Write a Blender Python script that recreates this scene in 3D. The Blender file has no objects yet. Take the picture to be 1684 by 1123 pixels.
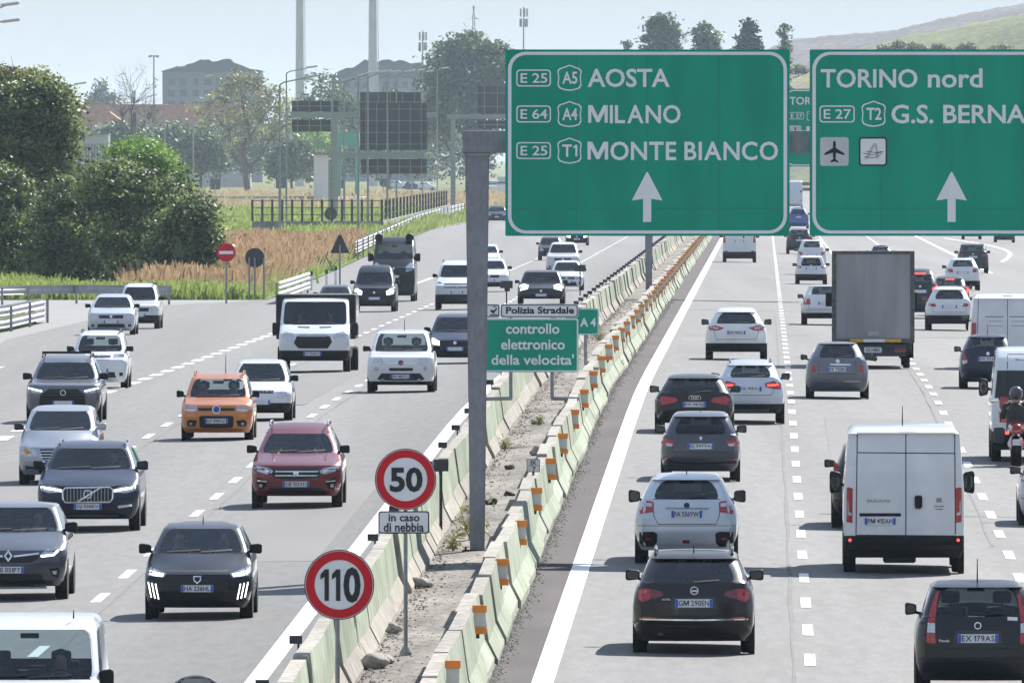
import bpy, bmesh, math, random
import numpy as np
from mathutils import Vector, Matrix, Euler
from mathutils.bvhtree import BVHTree

# ------------------------------------------------------------------ camera, sky, sun, exposure
SC = bpy.context.scene
COL = SC.collection
R = math.radians
F, CX, HY, CAMZ = 28000.0, 842.0, 250.0, 7.0        # long telephoto from a road bridge; photo pixels
HEAD = 0.0148                                        # heading of the motorway, x per y
cd = bpy.data.cameras.new('camera'); cam = bpy.data.objects.new('camera', cd); COL.objects.link(cam)
cam.location = (0, 0, CAMZ); cam.rotation_euler = (R(90), 0, 0)
cd.sensor_width = 36; cd.lens = F / 1684 * 36; cd.shift_y = -(561.5 - HY) / 1684
cd.clip_start = 1; cd.clip_end = 40000
SC.camera = cam
SC.render.resolution_x, SC.render.resolution_y = 1024, 682
W = bpy.data.worlds.new('World'); SC.world = W; W.use_nodes = True
SUN_EL, SUN_AZ = R(38), R(27)
nt = W.node_tree; bg = nt.nodes['Background']; sky = nt.nodes.new('ShaderNodeTexSky')
sky.sky_type = 'NISHITA'; sky.sun_disc = False; sky.sun_elevation = SUN_EL; sky.sun_rotation = SUN_AZ
sky.altitude = 200; sky.air_density = .6; sky.dust_density = 0.; sky.ozone_density = 1.0
tint = nt.nodes.new('ShaderNodeMix'); tint.data_type = 'RGBA'; tint.inputs[0].default_value = .9; tint.inputs[7].default_value = (3.1, 3.45, 3.95, 1)  # thin bright high haze all over the sky
tcw = nt.nodes.new('ShaderNodeTexCoord'); sx_ = nt.nodes.new('ShaderNodeSeparateXYZ'); mr = nt.nodes.new('ShaderNodeMapRange'); hz_ = nt.nodes.new('ShaderNodeMix'); hz_.data_type = 'RGBA'
nt.links.new(tcw.outputs['Generated'], sx_.inputs[0]); nt.links.new(sx_.outputs[2], mr.inputs[0]); mr.inputs[1].default_value = .03; mr.inputs[2].default_value = .55; mr.interpolation_type = 'SMOOTHSTEP'
hz_.inputs[6].default_value = (2.34, 2.52, 2.95, 1); hz_.inputs[7].default_value = (1.95, 2.5, 3.5, 1); nt.links.new(mr.outputs[0], hz_.inputs[0]); nt.links.new(hz_.outputs[2], tint.inputs[7])
nt.links.new(sky.outputs[0], tint.inputs[6]); nt.links.new(tint.outputs[2], bg.inputs[0]); bg.inputs[1].default_value = 0.095
sl = bpy.data.lights.new('sun', 'SUN'); sun = bpy.data.objects.new('sun', sl); COL.objects.link(sun)
sl.energy = 4.1; sl.angle = R(0.5); sl.color = (1, .965, .905)
sun.rotation_euler = Vector((math.sin(SUN_AZ) * math.cos(SUN_EL), math.cos(SUN_AZ) * math.cos(SUN_EL), math.sin(SUN_EL))).to_track_quat('Z', 'Y').to_euler()
SC.view_settings.view_transform = 'Standard'; SC.view_settings.look = 'None'
SC.view_settings.exposure = 1.15; SC.view_settings.gamma = 1
try: SC.cycles.volume_bounces = 1; SC.cycles.max_bounces = 8; SC.cycles.transparent_max_bounces = 12
except Exception: pass
rnd = random.Random(7)

# ------------------------------------------------------------------ road geometry
def zr(d):
    a, b = -2.2 + .00782 * d, 1.3 - .000536 * d
    k = .12
    return -k * math.log(math.exp(-a / k) + math.exp(-b / k))
def slope(d): return (zr(d + 5) - zr(d - 5)) / 10
def sstep(a, b, x):
    t = min(1, max(0, (x - a) / (b - a))); return t * t * (3 - 2 * t)
def zs(xr, d):
    if xr > -4.5: return zr(d) - .018 * min(22, max(-2.5, xr + 1.2))
    return zr(d) + .045 - .38 * sstep(-5.6, -7.0, xr) - .015 * max(0, min(17, -7 - xr))
def wx(xr, d): return xr + HEAD * d
def P(x, y, s): return Vector(((x - CX) / s, F / s, CAMZ - (y - HY) / s))
def hit(x, y, extra=0.0):                            # where a photo pixel's ray meets the ground
    def f(s):
        d = F / s; X = (x - CX) / s
        return CAMZ - (y - HY) / s - zs(X - HEAD * d, d) - extra
    hi = 150.0; lo = hi
    while lo > 2 and f(lo) > 0: hi = lo; lo *= .985
    for _ in range(40):
        m = (lo + hi) / 2
        if f(m) > 0: hi = m
        else: lo = m
    return (lo + hi) / 2

def gbase(px, s):                                    # ground point under a photo column at s pixels per metre, and its photo row
    d = F / s; X = (px - CX) / s; z = zs(X - HEAD * d, min(d, 2600)) - (.3 if d > 2600 else 0)
    return Vector((X, d, z)), HY + (CAMZ - z) * s
# ------------------------------------------------------------------ materials
MATS = {}
def mat(name, col, rough=.6, metal=0., coat=0., var=.12, scale=8., spec=.5, emit=None, emi=1., bump=0., tr=0., stretch=(1, 1, 1), back=None, coords='Object', col2=None, bumpscale=None, detail=4, grain=None, objrand=0, rot=0):
    if name in MATS: return MATS[name]
    m = bpy.data.materials.new(name); m.use_nodes = True; MATS[name] = m
    n = m.node_tree.nodes; l = m.node_tree.links; b = n['Principled BSDF']
    b.inputs['Roughness'].default_value = rough; b.inputs['Metallic'].default_value = metal
    b.inputs['Coat Weight'].default_value = coat; b.inputs['Coat Roughness'].default_value = .04
    b.inputs['Specular IOR Level'].default_value = spec
    tc = n.new('ShaderNodeTexCoord'); mp = n.new('ShaderNodeMapping'); mp.inputs['Scale'].default_value = stretch
    l.new(tc.outputs[coords], mp.inputs[0]); mp.inputs['Rotation'].default_value = (0, 0, rot)
    if objrand:                                      # no two copies share their stains
        oi = n.new('ShaderNodeObjectInfo'); om = n.new('ShaderNodeMath'); om.operation = 'MULTIPLY'; om.inputs[1].default_value = 57.; l.new(oi.outputs['Random'], om.inputs[0]); l.new(om.outputs[0], mp.inputs['Location'])
    no = n.new('ShaderNodeTexNoise'); no.inputs['Scale'].default_value = scale; no.inputs['Detail'].default_value = detail
    l.new(mp.outputs[0], no.inputs['Vector'])
    cr = n.new('ShaderNodeValToRGB'); l.new(no.outputs['Fac'], cr.inputs[0])
    c = Vector(col[:3]); c2 = Vector(col2) if col2 else c * (1 + var); c1 = c if col2 else c * (1 - var)
    cr.color_ramp.elements[0].position = .32; cr.color_ramp.elements[1].position = .68
    cr.color_ramp.elements[0].color = (*c1, 1); cr.color_ramp.elements[1].color = (*c2, 1)
    out = cr.outputs[0]
    if grain:                                        # second, finer layer of wear: (scale, stretch, darkest, lightest)
        m2 = n.new('ShaderNodeMapping'); m2.inputs['Scale'].default_value = grain[1]; m2.inputs['Rotation'].default_value = (0, 0, rot); l.new(tc.outputs[coords], m2.inputs[0])
        if objrand: l.new(om.outputs[0], m2.inputs['Location'])
        g2 = n.new('ShaderNodeTexNoise'); g2.inputs['Scale'].default_value = grain[0]; g2.inputs['Detail'].default_value = 6; l.new(m2.outputs[0], g2.inputs['Vector'])
        r2 = n.new('ShaderNodeMapRange'); r2.inputs[1].default_value = .35; r2.inputs[2].default_value = .65; r2.inputs[3].default_value = grain[2]; r2.inputs[4].default_value = grain[3]; l.new(g2.outputs['Fac'], r2.inputs[0])
        x2 = n.new('ShaderNodeVectorMath'); x2.operation = 'SCALE'; l.new(out, x2.inputs[0]); l.new(r2.outputs[0], x2.inputs['Scale']); out = x2.outputs[0]
        if objrand:
            r3 = n.new('ShaderNodeMapRange'); r3.inputs[3].default_value = 1 - objrand; r3.inputs[4].default_value = 1 + objrand * .6; l.new(oi.outputs['Random'], r3.inputs[0]); x3 = n.new('ShaderNodeVectorMath'); x3.operation = 'SCALE'; l.new(out, x3.inputs[0]); l.new(r3.outputs[0], x3.inputs['Scale']); out = x3.outputs[0]
    if back is not None:
        g = n.new('ShaderNodeNewGeometry'); mx = n.new('ShaderNodeMix'); mx.data_type = 'RGBA'
        l.new(g.outputs['Backfacing'], mx.inputs[0]); l.new(out, mx.inputs[6]); mx.inputs[7].default_value = (*back, 1)
        out = mx.outputs[2]
        inv = n.new('ShaderNodeMath'); inv.operation = 'MULTIPLY_ADD'; inv.inputs[1].default_value = -coat; inv.inputs[2].default_value = coat
        l.new(g.outputs['Backfacing'], inv.inputs[0]); l.new(inv.outputs[0], b.inputs['Coat Weight'])
        inv2 = n.new('ShaderNodeMath'); inv2.operation = 'MULTIPLY_ADD'; inv2.inputs[1].default_value = -metal; inv2.inputs[2].default_value = metal
        l.new(g.outputs['Backfacing'], inv2.inputs[0]); l.new(inv2.outputs[0], b.inputs['Metallic'])
    l.new(out, b.inputs['Base Color'])
    if emit:
        b.inputs['Emission Color'].default_value = (*emit, 1); b.inputs['Emission Strength'].default_value = emi
    if tr: b.inputs['Transmission Weight'].default_value = tr
    if bump:
        n2 = n.new('ShaderNodeTexNoise'); n2.inputs['Scale'].default_value = bumpscale or scale * 4; n2.inputs['Detail'].default_value = 6
        l.new(tc.outputs[coords], n2.inputs['Vector'])
        bp = n.new('ShaderNodeBump'); bp.inputs['Strength'].default_value = bump; bp.inputs['Distance'].default_value = .05
        l.new(n2.outputs['Fac'], bp.inputs['Height']); l.new(bp.outputs[0], b.inputs['Normal'])
    return m
def leafmat(name, c1, c2, trans=.35):
    if name in MATS: return MATS[name]
    m = bpy.data.materials.new(name); m.use_nodes = True; MATS[name] = m
    n = m.node_tree.nodes; l = m.node_tree.links; b = n['Principled BSDF']; o = n['Material Output']
    at = n.new('ShaderNodeAttribute'); at.attribute_name = 'tone'
    cr = n.new('ShaderNodeValToRGB'); l.new(at.outputs['Fac'], cr.inputs[0])
    cr.color_ramp.elements[0].color = (*c1, 1); cr.color_ramp.elements[1].color = (*c2, 1)
    l.new(cr.outputs[0], b.inputs['Base Color']); b.inputs['Roughness'].default_value = .52
    t = n.new('ShaderNodeBsdfTranslucent'); l.new(cr.outputs[0], t.inputs[0])
    mx = n.new('ShaderNodeMixShader'); mx.inputs[0].default_value = trans
    l.new(b.outputs[0], mx.inputs[1]); l.new(t.outputs[0], mx.inputs[2]); l.new(mx.outputs[0], o.inputs[0])
    return m
def glassmat(name, tint, refl=.0):
    m = bpy.data.materials.new(name); m.use_nodes = True; MATS[name] = m
    n = m.node_tree.nodes; l = m.node_tree.links; o = n['Material Output']; n.remove(n['Principled BSDF'])
    no = n.new('ShaderNodeTexNoise'); no.inputs['Scale'].default_value = 2.5
    cr = n.new('ShaderNodeValToRGB'); l.new(no.outputs['Fac'], cr.inputs[0])
    cr.color_ramp.elements[0].color = (*[c * .93 for c in tint], 1); cr.color_ramp.elements[1].color = (*tint, 1)
    t = n.new('ShaderNodeBsdfTransparent'); l.new(cr.outputs[0], t.inputs[0])
    g = n.new('ShaderNodeBsdfGlossy'); g.inputs['Roughness'].default_value = .03; g.inputs[0].default_value = (.9, .95, 1, 1)
    fr = n.new('ShaderNodeFresnel'); fr.inputs[0].default_value = 1.5
    ma = n.new('ShaderNodeMath'); ma.operation = 'MULTIPLY_ADD'; ma.inputs[1].default_value = 1.0; ma.inputs[2].default_value = refl
    l.new(fr.outputs[0], ma.inputs[0])
    mx = n.new('ShaderNodeMixShader'); l.new(ma.outputs[0], mx.inputs[0]); l.new(t.outputs[0], mx.inputs[1]); l.new(g.outputs[0], mx.inputs[2])
    l.new(mx.outputs[0], o.inputs[0]); return m
def paint(name, col, metal=0., rough=.32, grain=None):
    dark = max(col) < .07
    return mat('paint_' + name, col, .3 if dark else rough, metal * (.3 if dark else 1), .6 if dark else 1., .04, 3., spec=.2 if dark else .5, back=(.02, .02, .022), grain=grain)
WHITE = paint('white', (.78, .79, .80)); VANW = paint('van_white', (.79, .80, .81), 0, .4, (1.6, (1, 1, .35), .93, 1.02)); SILVER = paint('silver', (.42, .45, .50), .55); OFFW = paint('pearl', (.62, .66, .72), .25)
BLACK = paint('black', (.006, .008, .014)); DBLUE = paint('deep_blue', (.010, .018, .048), .3); GREY = paint('grey', (.15, .158, .185), .5)
DGREY = paint('dark_grey', (.035, .037, .045), .4); ORANGE = paint('orange', (.62, .20, .035), .15); RED = paint('dark_red', (.19, .010, .018), .3); BLUE = paint('blue', (.03, .08, .32), .3)
BROWN = paint('black_brown', (.016, .012, .013), .2); SLATE = paint('slate', (.055, .06, .085), .45)
PLAST = mat('black_plastic', (.007, .007, .008), .6, var=.2, spec=.3); RUB = mat('rubber', (.006, .006, .006), .8, var=.25, spec=.25)
RIM = mat('alloy', (.30, .30, .32), .35, .8); CHROME = mat('chrome', (.75, .76, .78), .12, 1.); GRILLE = mat('grille_black', (.006, .006, .007), .35)
GLASS = glassmat('window_glass', (.66, .74, .76), .0); TGLASS = glassmat('tinted_glass', (.08, .09, .10), .01); MGLASS = glassmat('midtint_glass', (.34, .38, .39), .0)
CABIN = mat('cabin_trim', (.018, .018, .02), .8); SEATM = mat('seat_cloth', (.022, .022, .026), .85)
LAMP = mat('lamp_clear', (.55, .57, .60), .12, .55, 1., .25, 30); LAMPON = mat('lamp_lit', (.9, .9, .9), .3, emit=(1, .97, .9), emi=2.2)
TAIL = mat('tail_red', (.42, .008, .012), .2, 0, 1., .25, 25); TAILD = mat('tail_dark_red', (.16, .006, .010), .2, 0, 1., .3, 25); TAILON = mat('red_glow', (.6, .02, .02), .3, emit=(1, .06, .04), emi=1.6)
AMB = mat('amber', (.75, .26, .03), .25, 0, .8); PLATE = mat('plate_white', (.74, .75, .77), .4); PBLUE = mat('plate_blue', (.03, .12, .52), .4); INK = mat('plate_ink', (.01, .01, .012), .5)
GAP = mat('shut_line', (.015, .015, .016), .7)
SKIN = mat('skin', (.42, .25, .17), .5, spec=.4); HAIR = mat('hair', (.02, .014, .01), .6); 

# ------------------------------------------------------------------ mesh helpers
def bm_obj(name, bm, m, parent=None, smooth=None):
    me = bpy.data.meshes.new(name); bm.to_mesh(me); bm.free()
    for k in (m if isinstance(m, (list, tuple)) else [m]): me.materials.append(k)
    if smooth is not None:
        me.polygons.foreach_set('use_smooth', [True] * len(me.polygons))
        me.set_sharp_from_angle(angle=R(smooth))
    o = bpy.data.objects.new(name, me); COL.objects.link(o)
    if parent: o.parent = parent
    return o
def tag(o, label=None, cat=None, group=None, kind=None):
    if label: o['label'] = label
    if cat: o['category'] = cat
    if group: o['group'] = group
    if kind: o['kind'] = kind
    return o
def empty(name, loc, label, cat, group=None, rz=0., rx=0.):
    o = bpy.data.objects.new(name, None); COL.objects.link(o); o.location = loc; o.rotation_euler = (rx, 0, rz); o.empty_display_size = .1
    return tag(o, label, cat, group)
def copy_tree(o, parent=None):
    c = o.copy(); COL.objects.link(c)
    if parent: c.parent = parent; c.matrix_parent_inverse = o.matrix_parent_inverse.copy()
    for ch in list(o.children): copy_tree(ch, c)
    return c
def box(bm, x0, x1, y0, y1, z0, z1, bev=0., M=None, mi=0, seg=2):
    r = bmesh.ops.create_cube(bm, size=1); vs = r['verts']
    for v in vs: v.co = Vector((x0 + (v.co.x + .5) * (x1 - x0), y0 + (v.co.y + .5) * (y1 - y0), z0 + (v.co.z + .5) * (z1 - z0)))
    fs = {f for v in vs for f in v.link_faces}
    if bev:
        es = list({e for v in vs for e in v.link_edges})
        r2 = bmesh.ops.bevel(bm, geom=es, offset=bev, segments=seg, affect='EDGES', profile=.5)
        fs = set(r2['faces']) | {f for f in fs if f.is_valid}; vs = list({v for f in fs for v in f.verts})
    for f in fs: f.material_index = mi
    if M: bmesh.ops.transform(bm, matrix=M, verts=vs)
    return vs
def tube(bm, pts, r, n=8, mi=0):
    pts = [Vector(p) for p in pts]; rs = r if isinstance(r, (list, tuple)) else [r] * len(pts); prev = None; up = Vector((.13, .27, .95))
    for i, p in enumerate(pts):
        t = (pts[min(i + 1, len(pts) - 1)] - pts[max(i - 1, 0)]).normalized()
        a = t.cross(up)
        if a.length < .05: a = t.cross(Vector((1, 0, 0)))
        a.normalize(); b = t.cross(a)
        ring = [bm.verts.new(p + rs[i] * (math.cos(q * 2 * math.pi / n) * a + math.sin(q * 2 * math.pi / n) * b)) for q in range(n)]
        if prev:
            for q in range(n): bm.faces.new((prev[q], prev[(q + 1) % n], ring[(q + 1) % n], ring[q])).material_index = mi
        else: bm.faces.new(ring[::-1]).material_index = mi
        prev = ring
    bm.faces.new(prev).material_index = mi
def lathe(bm, prof, axis='z', n=24, M=None, mi=0):
    rings = []
    for r, h in prof:
        rings.append([bm.verts.new(Vector((r * math.cos(a), r * math.sin(a), h)) if axis == 'z' else Vector((h, r * math.cos(a), r * math.sin(a)))) for a in [2 * math.pi * k / n for k in range(n)]])
    for A, B in zip(rings, rings[1:]):
        for k in range(n): bm.faces.new((A[k], A[(k + 1) % n], B[(k + 1) % n], B[k])).material_index = mi
    bm.faces.new(rings[0][::-1]).material_index = mi; bm.faces.new(rings[-1]).material_index = mi
    if M: bmesh.ops.transform(bm, matrix=M, verts=[v for q in rings for v in q])
def slab(bm, poly, y0, y1, mi=0):                    # x-z polygon extruded from y0 (front) to y1
    a = [bm.verts.new((x, y0, z)) for x, z in poly]; b = [bm.verts.new((x, y1, z)) for x, z in poly]; n = len(poly)
    bm.faces.new(a).material_index = mi; bm.faces.new(b[::-1]).material_index = mi
    for k in range(n): bm.faces.new((a[k], b[k], b[(k + 1) % n], a[(k + 1) % n])).material_index = mi
def fixn(bm): bmesh.ops.recalc_face_normals(bm, faces=bm.faces); return bm
def rrect(x0, x1, z0, z1, r, n=5):
    out = []
    for cx, cz, a0 in ((x1 - r, z1 - r, 0), (x0 + r, z1 - r, 90), (x0 + r, z0 + r, 180), (x1 - r, z0 + r, 270)):
        for k in range(n + 1):
            a = R(a0 + 90 * k / n); out.append((cx + r * math.cos(a), cz + r * math.sin(a)))
    return out
def circ(cx, cz, r, n=40, rz=None): return [(cx + r * math.cos(2 * math.pi * k / n), cz + (rz or r) * math.sin(2 * math.pi * k / n)) for k in range(n)]
def ringslab(bm, A, B, y0, y1, mi=0):                # frame between outlines A (outer) and B (inner), same count
    n = len(A); v = [[bm.verts.new((x, y, z)) for x, z in q] for q, y in ((A, y0), (B, y0), (A, y1), (B, y1))]
    for k in range(n):
        j = (k + 1) % n
        for a, b in ((0, 1), (1, 3), (3, 2), (2, 0)): bm.faces.new((v[a][k], v[a][j], v[b][j], v[b][k])).material_index = mi
FONTC = {}
def text_mesh(txt, bold=.012):
    key = (txt, bold)
    if ('1' in txt or 'M' in txt) and key not in FONTC and bold > 0:  # the digit one is drawn with its flag
        parts = []; x = 0.
        for chn in txt:
            if chn == '1':
                q = [(.0, .46), (.0, .57), (.13, .68), (.25, .68), (.25, 0), (.12, 0), (.12, .52)]; n = len(q)
                co = np.array([(a, b, .0) for a, b in q] + [(a, b, .02) for a, b in q]); fa = [list(range(n, 2 * n))[::-1]] + [[k, (k + 1) % n, n + (k + 1) % n, n + k] for k in range(n)]
            elif chn == 'M':
                q = [(0, 0), (0, .7), (.19, .7), (.43, .26), (.67, .7), (.86, .7), (.86, 0), (.72, 0), (.72, .44), (.49, .02), (.37, .02), (.14, .44), (.14, 0)]; n = len(q)
                co = np.array([(a, b, .0) for a, b in q] + [(a, b, .02) for a, b in q]); fa = [list(range(n, 2 * n))[::-1]] + [[k, (k + 1) % n, n + (k + 1) % n, n + k] for k in range(n)]
            elif chn == ' ': x += .25; continue
            else: co, fa = text_mesh(chn, bold)
            parts.append((co + np.array([x - co[:, 0].min(), 0, 0]), fa)); x += np.ptp(co[:, 0]) + .09
        off = 0; C_, F_ = [], []
        for co, fa in parts: C_.append(co); F_ += [[i + off for i in f] for f in fa]; off += len(co)
        FONTC[key] = (np.concatenate(C_), F_)
    if key not in FONTC:
        cu = bpy.data.curves.new('lettering', 'FONT'); cu.body = txt; cu.size = 1; cu.extrude = .01; cu.offset = bold; cu.resolution_u = 3
        o = bpy.data.objects.new('lettering', cu); COL.objects.link(o)
        me = bpy.data.meshes.new_from_object(o.evaluated_get(bpy.context.evaluated_depsgraph_get()))
        co = np.empty(len(me.vertices) * 3); me.vertices.foreach_get('co', co); co = co.reshape(-1, 3)
        fa = [list(p.vertices) for p in me.polygons]
        bpy.data.objects.remove(o); bpy.data.curves.remove(cu); FONTC[key] = (co, fa)
    return FONTC[key]
def text(name, txt, x0, x1, z0, z1, y, m, parent, bold=.012, rear=False, thick=.004, vfun=None):
    co, fa = text_mesh(txt, bold); lo, hi = co.min(0), co.max(0)
    q = (co - lo) / np.maximum(hi - lo, 1e-6)
    X = x0 + q[:, 0] * (x1 - x0); Z = z0 + q[:, 1] * (z1 - z0); sg = -1 if rear else 1
    v = np.stack([X * sg, y - sg * q[:, 2] * thick, Z], 1)
    me = bpy.data.meshes.new(name); me.from_pydata(v.tolist(), [], fa); me.materials.append(m)
    o = bpy.data.objects.new(name, me); COL.objects.link(o); o.parent = parent; return o
# ------------------------------------------------------------------ vehicles
def lerp_prof(pr, z):
    if z <= pr[0][0]: return pr[0][1]
    for (a, b), (c, e) in zip(pr, pr[1:]):
        if z <= c: return b + (e - b) * (z - a) / max(1e-6, c - a)
    return pr[-1][1]
PRE = dict(
    hatch=dict(L=4.05, hood=1.0, ws=.78, rw=.42, wr=.75, c=.19, R=.315, tilt=.07),
    suv=dict(L=4.5, hood=1.15, ws=.72, rw=.42, wr=.77, c=.24, R=.35, tilt=.08),
    mpv=dict(L=4.1, hood=.85, ws=.85, rw=.22, wr=.80, c=.2, R=.31, tilt=.05),
    city=dict(L=3.6, hood=.8, ws=.65, rw=.18, wr=.80, c=.18, R=.29, tilt=.04),
    van=dict(L=5.4, hood=.72, ws=.85, rw=.05, wr=.90, c=.27, R=.34, tilt=.02),
    lcv=dict(L=4.4, hood=.85, ws=.75, rw=.08, wr=.88, c=.21, R=.31, tilt=.03))
WH = {}
def wheel(parent, x, y, r, wd=.2):
    key = (round(r, 3),)
    if key not in WH:
        bm = bmesh.new(); h = wd / 2
        lathe(bm, [(r * .62, -h), (r * .93, -h), (r * .985, -h * .8), (r, -h * .5), (r, h * .5), (r * .985, h * .8), (r * .93, h), (r * .62, h)], 'x', 28)
        t = bpy.data.meshes.new('wheel'); fixn(bm).to_mesh(t); bm.free(); t.materials.append(RUB)
        for p in t.polygons: p.use_smooth = len(p.vertices) == 4
        t.set_sharp_from_angle(angle=R(35))
        bm = bmesh.new(); lathe(bm, [(r * .62, -h * .7), (r * .6, h * .9), (r * .56, h * .75), (r * .2, h * .6), (r * .16, h * .85)], 'x', 20)
        for k in range(5):
            a = k * 2 * math.pi / 5; M = Matrix.Rotation(a, 4, 'X'); box(bm, h * .5, h * .92, -r * .07, r * .07, r * .15, r * .58, 0, M)
        m2 = bpy.data.meshes.new('rim'); fixn(bm).to_mesh(m2); bm.free(); m2.materials.append(RIM); WH[key] = (t, m2)
    t, m2 = WH[key]
    o = bpy.data.objects.new('wheel', t); COL.objects.link(o); o.parent = parent; o.location = (x, y, r)
    if x < 0: o.rotation_euler.z = math.pi
    q = bpy.data.objects.new('rim', m2); COL.objects.link(q); q.parent = o; return o
PERSON = {}
def head_shoulders():
    bm = bmesh.new(); sk = bm.verts.layers.skin.verify()
    pts = [((0, 0, 0), .16), ((0, .01, .22), .165), ((0, .03, .40), .15), ((0, .03, .50), .062), ((0, .0, .58), .078), ((0, -.005, .66), .098), ((0, .0, .73), .075), ((0, -.10, .63), .022)]
    vs = []
    for p, r in pts:
        v = bm.verts.new(p); v[sk].radius = (r * 1.05, r); vs.append(v)
    for a, b in ((0, 1), (1, 2), (2, 3), (3, 4), (4, 5), (5, 6), (5, 7)): bm.edges.new((vs[a], vs[b]))
    for sx in (-1, 1):
        prev = vs[2]
        for p, r in (((sx * .19, .03, .40), .07), ((sx * .27, -.08, .18), .052), ((sx * .2, -.36, .2), .04), ((sx * .19, -.43, .21), .036)):
            v = bm.verts.new(p); v[sk].radius = (r, r); bm.edges.new((prev, v)); prev = v
        for k in range(4):
            w = bm.verts.new((sx * (.185 - .018 * (k - 1.5)), -.50, .235 - .004 * k)); w[sk].radius = (.010, .010); bm.edges.new((prev, w))
    vs[0][sk].use_root = True
    return bm
def person(parent, seat, label, shirt, car):
    if not PERSON:
        me = bpy.data.meshes.new('person'); b = head_shoulders(); b.to_mesh(me); b.free()
        PERSON['body'] = me; me.materials.append(SKIN)
        bm = bmesh.new(); tube(bm, [(0, 0, -.06), (0, .005, .1), (0, .02, .3), (0, .03, .42), (0, .03, .475)], [.2, .205, .215, .165, .085], 14)
        for sx in (-1, 1): tube(bm, [(sx * .12, .03, .40), (sx * .21, .03, .40), (sx * .285, -.08, .18), (sx * .25, -.2, .19)], [.09, .088, .07, .06], 10)
        s_ = bpy.data.meshes.new('shirt'); fixn(bm).to_mesh(s_); bm.free()
        for p in s_.polygons: p.use_smooth = True
        PERSON['shirt'] = s_
        bm = bmesh.new(); bmesh.ops.create_uvsphere(bm, u_segments=14, v_segments=10, radius=1)
        bmesh.ops.delete(bm, geom=[v for v in bm.verts if v.co.z < -.25 or (v.co.y < -.35 and v.co.z < .45)], context='VERTS')
        for v in bm.verts: v.co = Vector((v.co.x * .108, .012 + v.co.y * .118, .675 + v.co.z * .115))
        h_ = bpy.data.meshes.new('hair'); bm.to_mesh(h_); bm.free(); h_.materials.append(HAIR); PERSON['hair'] = h_
    o = bpy.data.objects.new('person', PERSON['body']); COL.objects.link(o)
    md = o.modifiers.new('skin', 'SKIN'); md.use_smooth_shade = True; sb = o.modifiers.new('subd', 'SUBSURF'); sb.levels = 1; sb.render_levels = 1
    tag(o, label, 'person'); o.matrix_world = parent.matrix_basis @ Matrix.Translation(seat)
    a = PERSON['shirt'].copy(); a.materials.append(shirt); q = bpy.data.objects.new('shirt', a); COL.objects.link(q); q.parent = o
    q = bpy.data.objects.new('hair', PERSON['hair']); COL.objects.link(q); q.parent = o
    return o
LOG = []
class Car: pass
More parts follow.
